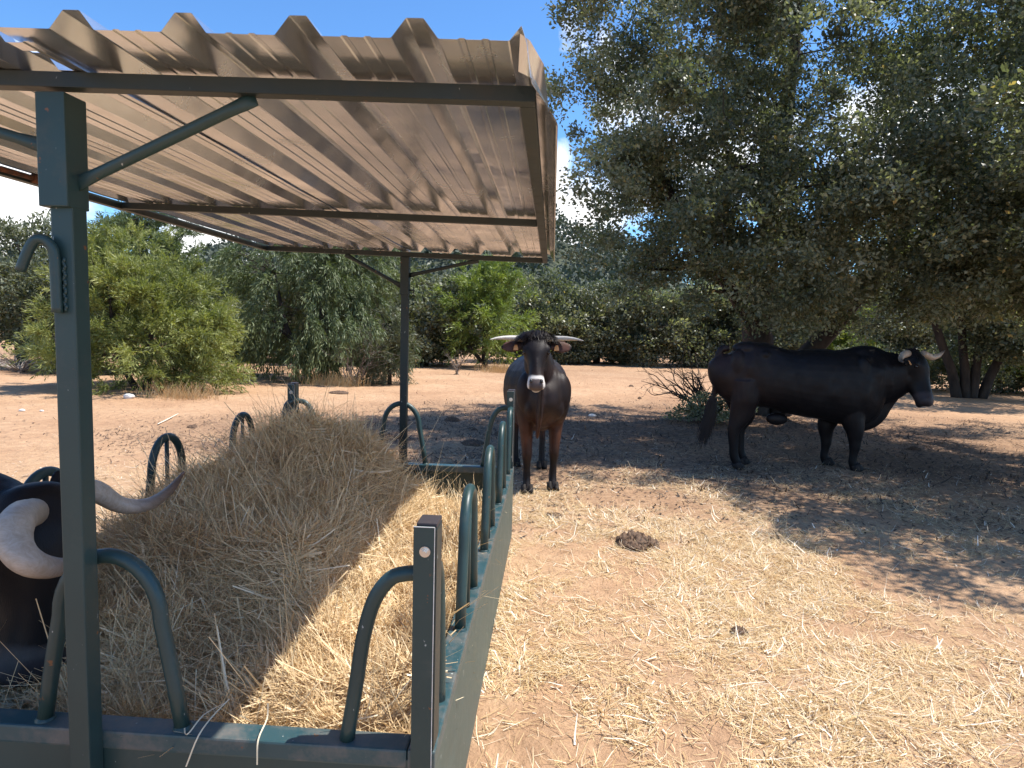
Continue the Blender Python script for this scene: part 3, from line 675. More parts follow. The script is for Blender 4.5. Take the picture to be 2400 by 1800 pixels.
def head_geo(poll, muz, nface, sc=1.0, male=False):
    """poll, muzzle points; nface: approx. face normal. returns pieces and frame"""
    poll = Vector(poll); muz = Vector(muz); a = (muz - poll).normalized(); n_ = Vector(nface); n_ = (n_ - a * n_.dot(a)).normalized(); l = a.cross(n_).normalized()
    Ln = (muz - poll).length
    k = 1.16 if male else 1.0
    def at(t, d=0.0, s=0.0): return poll + a * (Ln * t) + n_ * d * sc + l * s * sc
    prof = [(-0.06, -0.055, .045, .045), (0.0, -0.050, .088, .068), (0.10, -0.050, .104, .090), (0.22, -0.048, .112, .104), (0.34, -0.052, .103, .110),
            (0.46, -0.050, .082, .102), (0.60, -0.044, .066, .086), (0.74, -0.036, .064, .072), (0.86, -0.030, .070, .064), (0.95, -0.028, .077, .060), (1.02, -0.032, .070, .050), (1.055, -0.036, .042, .030)]
    secs = smooth_secs([(tuple(at(t, d)), w_ * sc * k, h_ * sc * k) for t, d, w_, h_ in prof], 3)
    P = [ell_loft(secs, l, 24, 2.35)]
    for s in (-1, 1):
        P.append(blob(at(.25, .004, s * .086 * k), (.034 * sc, .024 * sc, .040 * sc), (l, n_, a)))      # brow
        P.append(blob(at(.42, -.115, s * .060), (.040 * sc * k, .060 * sc * k, .105 * sc), (l, n_, a)))     # jaw
        P.append(blob(at(.94, -.012, s * .042), (.030 * sc * k, .034 * sc * k, .036 * sc), (l, n_, a)))       # nostril wing
    P.append(ell_loft([(tuple(at(.34, -.022)), .035 * sc, .075 * sc), (tuple(at(.55, -.010)), .030 * sc, .062 * sc), (tuple(at(.80, -.008)), .028 * sc, .046 * sc)], l, 14))
    P.append(blob(at(.97, -.075, 0), (.042 * sc, .026 * sc, .045 * sc), (l, n_, a)))                         # lower lip
    P.append(blob(at(.00, -.035, 0), (.085 * sc * k, .055 * sc, .05 * sc), (l, n_, a)))                      # poll
    return P, dict(a=a, n=n_, l=l, at=at, L=Ln, sc=sc, k=k)
def ear_geo(fr, s, direction, length=.20, wid=.055):
    base = fr['at'](.10, -.05, s * .095 * fr['k']); d = Vector(direction).normalized()
    flat = fr['n']; flat = (flat - d * flat.dot(d)).normalized(); wv = d.cross(flat).normalized()
    secs = [(0, .026, .026), (.18, .036, .028), (.4, .052, .020), (.62, .056, .014), (.82, .042, .011), (1.0, .012, .007)]
    ss = smooth_secs([(tuple(base + d * length * t + flat * (-.012 * math.sin(t * 3))), w_ * wid / .055, h_) for t, w_, h_ in secs], 3)
    return ell_loft(ss, wv, 16), base, d, flat, wv
def horn_obj(name, pts, r0, parent, mat, rs=None, label=None):
    q = catmull(pts, 7); t = np.linspace(0, 1, len(q)); 
    r = (r0 * (1 - t ** 1.6 * .93)) if rs is None else np.interp(t, np.linspace(0, 1, len(rs)), rs)
    r = r * (1 + 0.020 * np.sin(t * 75) * np.clip(1 - t * 2.2, 0, 1) + .02 * (vnoise(np.asarray(q), 18, 5) - .5))
    V, F = tube([tuple(p) for p in q], list(r), 18)
    o = mesh(name, V, F, mat, parent, True, attrs={'tint': np.repeat(t, 18)})
    if label: o['label'] = label
    return o
def eye_obj(fr, parent):
    for s in (-1, 1):
        V, F = blob(fr['at'](.31, -.004, s * .101 * fr['k']), (.015, .018, .021), (fr['l'], fr['n'], fr['a']))
        mesh('eye', V, F, M['eye'], parent, True)
def tag_obj(base, d, flat, wv, s, parent, t0=.45, down=True, length=.2):
    c = base + d * length * t0 + flat * .016
    dn = Vector((0, 0, -1)); dn = (dn - flat * dn.dot(flat)).normalized(); sd_ = flat.cross(dn).normalized()
    o_ = [(-.012, 0), (-.020, .03), (-.022, .055), (.022, .055), (.020, .03), (.012, 0)]
    V = [c + sd_ * x + dn * y + flat * .002 for x, y in o_] + [c + sd_ * x + dn * y for x, y in o_]
    F = [(0, 1, 2, 3, 4, 5), (11, 10, 9, 8, 7, 6)] + [(i, (i + 1) % 6, (i + 1) % 6 + 6, i + 6)[::-1] for i in range(6)]
    mesh('ear_tag', [tuple(v) for v in V], F, M['tag'], parent)
def leg(pts, side):
    """pts: (x,y,z, r_side, r_fore)"""
    return ell_loft(smooth_secs([((p[0], p[1], p[2]), p[3], p[4]) for p in pts], 3), side, 16)
def hair_tuft(name, P0, D, ln, wd, curl, parent, seed=1, nseg=4):
    r_ = np.random.default_rng(seed); n = len(P0)
    V, F, T = ribbons(P0, unit(D), ln, wd, curl, np.tile([0.3, 0.9, 0.2], (n, 1)), r_.random(n), nseg, r_)
    return mesh(name, V, F, M['hair'], parent, attrs={'tint': T})
def hoof_pair(x, y, z0, fx, fy, parent, sc=1.0):
    """two claws at (x,y), pointing along (fx,fy)"""
    f = Vector((fx, fy, 0)).normalized(); l = Vector((-f.y, f.x, 0)); mb = MB()
    for s in (-1, 1):
        secs = [(.075, .030, .048), (.045, .032, .052), (.015, .034, .058), (0.0, .035, .060)]
        V, F = ell_loft([(tuple(Vector((x, y, z0 + h * sc)) + l * s * .031 * sc + f * (.050 - h * .55) * sc), a * sc * .9, b_ * sc) for h, a, b_ in secs], l, 14)
        mb.add(V, F)
    mb.build('hoof', M['hoof'], parent, True)

# generic standing animal in local frame: +x forward, y left, z up, from (x,zc,halfheight,halfwidth) sections
def to_world(o, ang, p):
    c, s = math.cos(ang), math.sin(ang); return (o[0] + c * p[0] - s * p[1], o[1] + s * p[0] + c * p[1], o[2] + p[2])

# ---- cow facing the camera
CO = (0.115, 5.30, 0.0); CA = math.radians(-90 + 8)
cow = empty('cow', CO, 'dark brown cow facing the camera beyond the feeder, short straight white horns, shaggy poll', 'cow', 'cattle in the paddock')
def cw(x, y, z): return to_world(CO, CA, (x, y, z))
g = gh(np.array([0.1]), np.array([5.0]))[0]
def side_vec(ang): return Vector((-math.sin(ang), math.cos(ang), 0))
sv = side_vec(CA)
PCS = []
body = [(-.88, .98, .04, .04), (-.86, 1.02, .15, .14), (-.78, 1.02, .25, .215), (-.60, .98, .31, .285), (-.35, .925, .365, .325), (-.10, .905, .385, .335), (.15, .92, .375, .312),
        (.34, .95, .345, .265), (.48, .965, .320, .225), (.58, .98, .285, .190), (.67, 1.00, .20, .13), (.72, 1.02, .04, .04)]
PCS.append(ell_loft(smooth_secs([(cw(x, 0, z), w_, h) for x, z, h, w_ in body], 4), sv, 30, 2.25))
neck = [(.30, 1.15, .20, .15), (.46, 1.18, .235, .140), (.60, 1.25, .205, .118), (.72, 1.34, .165, .100), (.80, 1.41, .125, .090), (.86, 1.46, .08, .08)]
PCS.append(ell_loft(smooth_secs([(cw(x, -.125 * np.clip((x - .4) / .45, 0, 1), z), w_, h) for x, z, h, w_ in neck], 3), sv, 22))
PCS.append(ell_loft(smooth_secs([(cw(x, -.055, z), w_, h) for x, z, h, w_ in [(.78, 1.16, .05, .02), (.76, 1.04, .08, .024), (.73, .90, .10, .028), (.68, .74, .10, .030), (.62, .62, .07, .026), (.58, .55, .03, .015)]], 3), sv, 14))  # dewlap
hp, hf = head_geo(cw(.83, -.118, 1.51), cw(1.07, -.135, 1.095), tuple(Vector(cw(1, -.10, .5)) - Vector(cw(0, 0, 0))), 1.08)
PCS += hp
for s in (-1, 1):
    fx = .52 if s < 0 else .40
    fy = s * .130
    PCS.append(leg([cw(.44, s * .12, 1.02) + (.11, .16), cw(.45, s * .160, .86) + (.108, .145), cw(fx - .04, s * .155, .70) + (.088, .108), cw(fx - .02, s * .148, .56) + (.066, .076),
                    cw(fx, s * .142, .44) + (.052, .056), cw(fx + .005, s * .140, .37) + (.050, .052), cw(fx - .005, s * .138, .27) + (.036, .038), cw(fx - .01, s * .136, .17) + (.038, .040),
                    cw(fx, s * .135, .11) + (.038, .044), cw(fx + .02, s * .134, .055) + (.044, .052), cw(fx + .025, s * .134, .02) + (.046, .056)], sv))
    hx_ = -.70 if s < 0 else -.58
    PCS.append(leg([cw(-.60, s * .13, 1.02) + (.10, .19), cw(-.60, s * .165, .86) + (.095, .17), cw(-.61, s * .165, .70) + (.078, .12), cw(hx_ - .02, s * .155, .56) + (.052, .075),
                    cw(hx_ - .04, s * .15, .46) + (.040, .056), cw(hx_ - .02, s * .148, .34) + (.034, .040), cw(hx_, s * .146, .20) + (.034, .038),
                    cw(hx_ + .01, s * .145, .11) + (.038, .044), cw(hx_ + .03, s * .144, .055) + (.044, .052), cw(hx_ + .035, s * .144, .02) + (.046, .056)], sv))
    PCS.append(blob(cw(.52, s * .150, .97), (.115, .13, .22))); PCS.append(blob(cw(.60, s * .115, .84), (.075, .08, .12)))
ears = []
for s in (-1, 1):
    wd_ = hf['l'] * s
    eg = ear_geo(hf, s, wd_ * 1.0 + Vector((0, 0, -.16)) + hf['n'] * .12, .225, .064); PCS.append(eg[0]); ears.append(eg)
PCS.append((tube([tuple(p) for p in catmull([cw(-.86, 0, 1.20), cw(-.93, 0, 1.12), cw(-.95, 0, .85), cw(-.94, 0, .60)], 4)], .018, 10)))
BLACK = np.array([.0065, .0055, .0065])
def ramp01(x, a, b): return np.clip((x - a) / (b - a), 0, 1)
def muzzle_paint(col, co, fr, ring=(.62, .58, .54), pad=(.085, .065, .062), ringw=1.0):
    a, n_, l = [np.array(fr[k]) for k in 'anl']; p = co - np.array(fr['at'](0)); ta = p @ a / fr['L']; tn = p @ n_; tl = p @ l
    near_ = (np.abs(tl) < .13) & (np.abs(tn + .03) < .16) & (ta < 1.2)
    r = ramp01(ta, .825 + .03 * np.abs(tl) / .06 * -1, .845) * near_
    col = col * (1 - r[:, None] * ringw) + np.array(ring) * (r[:, None] * ringw)
    # pad: front of nose
    q = (ramp01(tn, -.075, -.055)) * ramp01(ta, .885 - .0 * tl, .905 + .35 * np.clip(.022 - np.abs(np.abs(tl) - .0), -.01, .02)) * (np.abs(tl) < .060) * near_
    return col * (1 - q[:, None]) + np.array(pad) * q[:, None]
def cow_col(co, nr):
    n1 = vnoise(co, 5, 81); col = np.tile(BLACK, (len(co), 1))
    brown = np.array([.078, .030, .016])
    b_ = ramp01(co[:, 2], .86, .58) * ramp01(co[:, 2], .30, .5) * .8 + ramp01(co[:, 1], 4.85, 4.7) * 0
    b_ = np.clip(b_ * (.5 + n1), 0, 1)
    b_ = np.maximum(b_, .07 + .10 * n1)
    b_ *= np.where(co[:, 2] < .3, .25, 1)
    b_ = np.where(co[:, 2] > 1.25, b_ * .45, b_)
    col = col * (1 - b_[:, None]) + brown * b_[:, None]
    for (_, base, d, flat, wv) in ears:
        p = co - np.array(base); t = p @ np.array(d); inside = (t > .04) & (t < .20) & (nr @ np.array(flat) > .3) & (np.linalg.norm(p, axis=1) < .22)
        k = (inside * (.5 + .6 * ramp01(t, .08, .16)))[:, None] * .8
        col = col * (1 - k) + np.array([.10, .045, .032]) * k
    return muzzle_paint(col, co, hf)
def head_mask(fr):
    c = np.array(fr['at'](.5)); return lambda co: np.where(np.linalg.norm(co - c, axis=1) < .36, .25, 1.0)
remeshed('body', PCS, .011, cow, cow_col, 5, head_mask(hf))
eye_obj(hf, cow)
for s, eg in zip((-1, 1), ears): tag_obj(eg[1], eg[2], eg[3], eg[4], s, cow, .42)
for s in (-1, 1):
    p0 = hf['at'](.01, -.03, s * .075)
    pts = [p0, p0 + hf['l'] * s * .08 + Vector((0, 0, .008)), p0 + hf['l'] * s * .18 + Vector((0, 0, -.006)) + hf['n'] * .04, p0 + hf['l'] * s * .27 + hf['n'] * .10 + Vector((0, 0, -.040)), p0 + hf['l'] * s * .335 + hf['n'] * .16 + Vector((0, 0, -.082))]
    horn_obj('horn', [tuple(p) for p in pts], .031, cow, M['horn_white'])
    V, F = blob(hf['at'](.935, .026, s * .042), (.013, .013, .019), (hf['l'], hf['n'], hf['a'])); mesh('nostril', V, F, M['nostril'], cow, True)
for fx, s in ((.545, -1), (.425, 1)): q = cw(fx, s * .134, 0); f = Vector(cw(1, 0, 0)) - Vector(CO); hoof_pair(q[0] - f.x * .02, q[1] - f.y * .02, g + .0, f.x, f.y, cow)
for fx, s in ((-.665, -1), (-.545, 1)): q = cw(fx, s * .144, 0); hoof_pair(q[0] - f.x * .02, q[1] - f.y * .02, g + .0, f.x, f.y, cow)
r_ = np.random.default_rng(3); nh = 2600
a_, n_, l_ = [np.array(hf[k]) for k in 'anl']; lat = r_.uniform(-.135, .135, nh)
P0 = np.array(hf['at'](-.03, -.035, 0)) + l_ * lat[:, None] + n_ * (r_.uniform(-.05, .035, nh))[:, None] + (np.array([0, 0, 1.0]) * (.030 - lat ** 2 * 2.2)[:, None]) - a_ * r_.uniform(-.02, .03, nh)[:, None]
lock = vnoise(np.column_stack([lat, P0[:, 2], P0[:, 1]]), 34, 4) - .5
D = l_ * (lat * 6 + lock * 1.6 + r_.normal(0, .18, nh))[:, None] + n_ * (.75 + lock * .5 + r_.normal(0, .15, nh))[:, None] + np.array([0, 0, 1.0]) * (.10 + r_.normal(0, .18, nh) - lock * .4)[:, None]
D = unit(D); ln_h = r_.uniform(.05, .125, nh)
V, F, T = ribbons(P0, D, ln_h, np.full(nh, .0042), np.zeros(nh), np.tile([0.2, .3, 1.0], (nh, 1)), r_.random(nh), 4, r_)
V = V.reshape(nh, 5, 2, 3); V[..., 2] -= (np.linspace(0, 1, 5) ** 2)[None, :, None] * (ln_h * .75)[:, None, None]
mesh('forelock', V.reshape(-1, 3), F, M['hair'], cow, attrs={'tint': T})
P0 = np.array([cw(-.94, 0, .62)] * 260) + r_.normal(0, .010, (260, 3)); D = np.array([0, 0, -1]) + r_.normal(0, .09, (260, 3))
hair_tuft('tail_tuft', P0, D, r_.uniform(.18, .34, 260), np.full(260, .005), r_.normal(0, .15, 260), cow, 5)

# ---- black bull in the oak shade, side on, facing right
BO = (3.04, 6.50, 0.0)
bull = empty('bull', BO, 'black bull standing side on in the oak shade beside the dead bush, facing right', 'bull', 'cattle in the paddock')
kx = .002066
def bp(px, py, y=0.0): return (BO[0] + (px - 850) * kx, BO[1] + y, (980 - py) * kx)
sv = Vector((0, 1, 0)); PCS = []
body = [(466, 350, 30, .04), (480, 372, 90, .11), (520, 405, 145, .18), (600, 440, 184, .235), (700, 450, 180, .255), (800, 464, 176, .295), (900, 482, 188, .325), (1000, 490, 198, .33), (1100, 495, 206, .315),
        (1200, 505, 214, .285), (1290, 510, 212, .245), (1350, 520, 180, .19), (1390, 525, 110, .12), (1405, 530, 40, .04)]
PCS.append(ell_loft(smooth_secs([(bp(x, z), w_, h * kx) for x, z, h, w_ in body], 4), sv, 32, 2.3))
neck = [(1150, 440, 155, .21), (1250, 437, 172, .20), (1340, 440, 168, .185), (1420, 430, 150, .165), (1490, 400, 118, .15), (1540, 370, 85, .12)]
PCS.append(ell_loft(smooth_secs([(bp(x, z), w_, h * kx) for x, z, h, w_ in neck], 3), sv, 24))
PCS.append(ell_loft(smooth_secs([(bp(x, z), w_, h * kx) for x, z, h, w_ in [(1450, 500, 60, .05), (1400, 570, 70, .06), (1340, 650, 80, .07), (1280, 700, 62, .08), (1230, 720, 30, .06)]], 3), sv, 14))
PCS.append(blob(bp(1190, 330), (.26, .15, .10)))           # hump
PCS.append(blob(bp(620, 300), (.17, .17, .09)))            # rump
PCS.append(blob(bp(815, 700), (.13, .05, .075)))           # sheath
nfc = Vector((.80, -.56, .22))
hp, bf = head_geo(bp(1548, 292, -.02), bp(1600, 566, -.20), nfc, 1.32, True); PCS += hp
for s, fpx, hpx, gy_ in ((-1, 1228, 552, 12), (1, 1128, 628, -6)):
    y = s * .15; z0 = -4 if s < 0 else 6
    def q(px, py, a, b_, yy=y): return bp(px, py, yy) + (a, b_)
    PCS.append(leg([q(1200 + (fpx - 1228) * .4, 560, .10, .20, s * .14), q(1205 + (fpx - 1228) * .6, 660, .095, .15), q(fpx - 4, 740, .085, .105), q(fpx, 800, .062, .074), q(fpx + 2, 840, .056, .062), q(fpx - 2, 885, .043, .046), q(fpx - 4, 920, .043, .048), q(fpx + 6, 948, .044, .052), q(fpx + 14, 968, .046, .056)], sv))
    dx = hpx - 560
    PCS.append(leg([q(606, 480, .13, .19, s * .13), q(606, 570, .120, .17), q(600 + dx * .5, 640, .10, .155), q(585 + dx, 700, .075, .120), q(564 + dx, 750, .056, .084), q(560 + dx, 800, .048, .064), q(566 + dx, 860, .043, .054), q(570 + dx, 910, .044, .054), q(585 + dx, 945, .045, .053), q(594 + dx, 966, .047, .056)], sv))
    PCS.append(blob(bp(1215, 520, s * .19), (.17, .09, .24)))
    PCS.append(blob(bp(600, 490, s * .15), (.16, .09, .24)))
PCS.append(tube([tuple(p) for p in catmull([bp(520, 300), bp(482, 306), bp(462, 350), bp(455, 440), bp(452, 560), bp(438, 650)], 4)], list(np.linspace(.036, .023, 21)), 12))
PCS.append(blob(bp(1230, 430, -.20), (.10, .06, .22)))
PCS.append(blob(bp(560, 400, -.12), (.10, .10, .20)))
PCS.append(blob(bp(700, 330, -.17), (.07, .06, .05)))
bears = []
for s in (1, -1):
    b0_ = bf['at'](.10, -.05, s * .095 * bf['k']); near_s = b0_.y < bf['at'](.10, -.05, 0).y
    dd_ = (Vector(bp(1405, 388, -.40)) - b0_) if near_s else bf['l'] * s + Vector((-.3, 0, -.3))
    eg = ear_geo(bf, s, dd_, .20); PCS.append(eg[0]); bears.append(eg)
def bull_col(co, nr):
    n1 = vnoise(co, 4, 82); col = np.tile(BLACK * .9, (len(co), 1))
    b_ = ramp01(co[:, 0], 3.0, 2.3) * ramp01(co[:, 2], .3, .7) * .35 * (.4 + n1)
    col = col * (1 - b_[:, None]) + np.array([.05, .024, .018]) * b_[:, None]
    return muzzle_paint(col, co, bf, (.05, .04, .042), (.05, .04, .042), .8)
remeshed('body', PCS, .012, bull, bull_col, 5, head_mask(bf), 1.5)
eye_obj(bf, bull)
eg = [e for e in bears if (Vector(e[1]) - Vector(CAM)).length < (bf['at'](.1, -.05, 0) - Vector(CAM)).length][0]
fl_ = Vector((0, -1, 0)); fl_ = (fl_ - eg[2] * fl_.dot(eg[2])).normalized(); tag_obj(eg[1] + fl_ * .012, eg[2], fl_, eg[4], 1, bull, .62)
horn_obj('horn', [bp(1490, 300, -.10), bp(1455, 303, -.18), bp(1420, 312, -.27), bp(1392, 330, -.36), bp(1385, 342, -.44)], .040, bull, M['horn_cream'], [.044, .042, .038, .030, .022, .010])
horn_obj('horn', [bp(1615, 300, .06), bp(1660, 310, .14), bp(1710, 322, .22), bp(1760, 312, .28), bp(1785, 295, .30), bp(1800, 280, .30)], .036, bull, M['horn_cream'], [.040, .038, .034, .028, .018, .004])
for px, yy in ((1236, -.15), (1136, .15)): q_ = bp(px, 980, yy); hoof_pair(q_[0] - .01, q_[1], gh(q_[0], q_[1]) + 0, 1, 0, bull, 1.05)
for px, yy in ((590, -.15), (664, .15)): q_ = bp(px, 980, yy); hoof_pair(q_[0] - .04, q_[1], gh(q_[0], q_[1]) + 0, 1, 0, bull, 1.05)
nh = 620; tt_ = r_.random(nh) ** .8; q0_, q1_ = np.array(bp(451, 560)), np.array(bp(432, 720))
P0 = q0_ + (q1_ - q0_) * tt_[:, None] + r_.normal(0, 1, (nh, 3)) * (.010 + .022 * np.sin(tt_ * 2.6))[:, None]; D = np.array([-.24, 0, -1]) + r_.normal(0, .06, (nh, 3))
hair_tuft('tail_tuft', P0, D, r_.uniform(.18, .38, nh), np.full(nh, .006), r_.normal(0, .10, nh), bull, 6)
def poll_hair(fr, parent, seed, nh=1300):
    r_ = np.random.default_rng(seed); a_, n_, l_ = [np.array(fr[k]) for k in 'anl']; lat = r_.uniform(-.10, .10, nh) * fr['k'] * fr['sc']
    P0 = np.array(fr['at'](0, 0, 0)) + l_ * lat[:, None] + n_ * r_.uniform(-.06, .03, nh)[:, None] + a_ * r_.uniform(-.05, .09, nh)[:, None]
    D = l_ * (lat * 3 + r_.normal(0, .3, nh))[:, None] + n_ * (.35 + r_.normal(0, .2, nh))[:, None] + a_ * r_.normal(.8, .3, nh)[:, None]
    hair_tuft('forelock', P0, D, r_.uniform(.018, .038, nh), np.full(nh, .0035), r_.uniform(-1.2, -.3, nh), parent, seed)
poll_hair(bf, bull, 61)

# ---- black bull feeding over the left side of the trough
def cray(px, py, y):
    """point on the plane Y = y seen at a photo pixel (2400 wide); used once to lay out the horns"""
    d = fwd + r2 * (px - 1200) / 1557.0 - u2 * (py - 900) / 1557.0; t = (y - CAM[1]) / d[1]; return tuple(CAM + d * t)
FO = (-2.75, 0.62, 0.0)
fbull = empty('bull', FO, 'black bull feeding behind the near roof post, with long thick grey curved horns', 'bull', 'cattle in the paddock')
PCS = []
FA = math.radians(-8)
def fw_(x, y, z): return to_world(FO, FA, (x, y, z))
sv = side_vec(FA)
body = [(-1.18, 1.02, .05, .05), (-1.15, 1.03, .17, .15), (-1.0, 1.05, .27, .23), (-.75, 1.02, .31, .30), (-.45, .97, .36, .345), (-.15, .94, .355, .35), (.15, .92, .355, .32), (.40, .87, .325, .27), (.52, .86, .26, .20), (.58, .86, .1, .08)]
PCS.append(ell_loft(smooth_secs([(fw_(x, 0, z), w_, h) for x, z, h, w_ in body], 4), sv, 30, 2.3))
hpoll = Vector(cray(108, 1172, .44)); hmuz = Vector(cray(84, 1575, .36))
nk0 = Vector(fw_(.25, 0, .98))
nk = [(.0, .27, .20), (.25, .26, .19), (.5, .25, .18), (.75, .235, .17), (.98, .20, .155)]
tgt = hpoll + Vector((-.10, .0, -.175))
PCS.append(ell_loft(smooth_secs([(tuple(nk0.lerp(tgt, t) + Vector((0, 0, .03 * math.sin(t * 3)))), w_, h) for t, h, w_ in nk], 3), sv, 22))
hp, ff = head_geo(tuple(hpoll), tuple(hmuz), Vector((.80, -.45, .12)), 1.16, True); PCS += hp
for s in (-1, 1):
    for x, z in ((.30, 1), (-.85, 0)):
        if z: L_ = [(x, .14, 1.0, .09, .18), (x + .02, .17, .80, .085, .13), (x + .02, .16, .64, .062, .08), (x + .02, .15, .44, .048, .054), (x, .145, .30, .034, .038), (x, .143, .16, .036, .04), (x + .03, .142, .06, .046, .054), (x + .03, .142, .02, .047, .056)]
        else: L_ = [(x, .13, 1.0, .12, .20), (x, .165, .80, .11, .17), (x - .02, .16, .64, .075, .11), (x - .08, .155, .50, .045, .065), (x - .07, .15, .36, .038, .046), (x - .04, .148, .18, .038, .042), (x - .01, .147, .06, .046, .054), (x - .01, .147, .02, .047, .056)]
        PCS.append(leg([fw_(a, s * b_, c) + (d, e_) for a, b_, c, d, e_ in L_], sv))
    PCS.append(blob(fw_(.35, s * .18, 1.0), (.17, .10, .24)))
PCS.append(tube([tuple(p) for p in catmull([fw_(-1.12, 0, 1.22), fw_(-1.2, 0, 1.12), fw_(-1.22, 0, .8), fw_(-1.2, 0, .55)], 4)], .02, 10))
fears = []
for s in (1, -1):
    b0_ = ff['at'](.10, -.05, s * .095 * ff['k']); far_s = b0_.y > ff['at'](.10, -.05, 0).y
    eg = ear_geo(ff, s, (Vector(cray(128, 1090, .60)) - b0_) if far_s else ff['l'] * s * .55 + Vector((-.9, 0, .1)), .17); PCS.append(eg[0])
def f_col(co, nr):
    col = np.tile(BLACK * .8, (len(co), 1)); return muzzle_paint(col, co, ff, (.16, .15, .15), (.04, .035, .038), .35)
remeshed('body', PCS, .010, fbull, f_col, 6, head_mask(ff))
eye_obj(ff, fbull)
K = 1 / 2.37
nearh = [((185, 238), .33), ((120, 262), .24), ((82, 320), .18), ((78, 400), .15), ((115, 475), .13), ((185, 525), .14), ((275, 545), .18), ((370, 535), .24), ((470, 500), .31)]
horn_obj('horn', [cray(x * K, 1100 + y * K, yy) for (x, y), yy in nearh], .05, fbull, M['horn_grey'], [.042, .046, .047, .045, .041, .037, .031, .023, .006], 'thick near horn curling forward in a half circle')
farh = [((140, 1168), .52), ((185, 1146), .62), ((229, 1154), .68), ((274, 1180), .74), ((316, 1187), .78), ((359, 1177), .80), ((401, 1145), .80), ((431, 1106), .79)]
horn_obj('horn', [cray(x, y, yy) for (x, y), yy in farh], .04, fbull, M['horn_grey'], [.042, .042, .038, .031, .027, .023, .016, .004], 'far horn sweeping out over the hay to a dark tip')
for x, s in ((.30, -1), (.30, 1), (-.87, -1), (-.87, 1)): q_ = fw_(x + .02, s * .144, 0); hoof_pair(q_[0], q_[1], gh(q_[0], q_[1]), 1, -.1, fbull)

# ------------------------------------------------------------------ trees and bushes
def leaf_mesh(P, D, Ln, W, rng, flat=None):
    n = len(P); r = unit(rng.normal(0, 1, (n, 3))) if flat is None else flat
    side = unit(np.cross(D, r)); nn = np.cross(side, D)
    V = np.zeros((n, 4, 3)); a = D * Ln[:, None]; b_ = side * (W / 2)[:, None]
    V[:, 0] = P; V[:, 1] = P + a * .5 + b_ + nn * (W * .12)[:, None]; V[:, 2] = P + a; V[:, 3] = P + a * .5 - b_ + nn * (W * .12)[:, None]
    return V.reshape(-1, 3), np.arange(n * 4).reshape(-1, 4)
def limb_mesh(segs, n=6):
    mb = MB()
    for pts, r in segs: mb.tube(pts, r, n, True)
    return mb
def crown_points(rng, n, c, r, zmin, power=2.4, shell=.45, gap=0.30, gsc=.55, seed=0):
    out = []
    while len(out) < n:
        v = unit(rng.normal(0, 1, (n, 3))); rad = rng.random(n) ** shell
        sup = (np.abs(v) ** power).sum(1) ** (-1 / power)      # superellipsoid
        P = np.array(c) + v * sup[:, None] * rad[:, None] * np.array(r)
        k = (vnoise(P, gsc, 90 + seed) > gap) & (P[:, 2] > zmin)
        out += list(P[k])
    return np.array(out[:n])
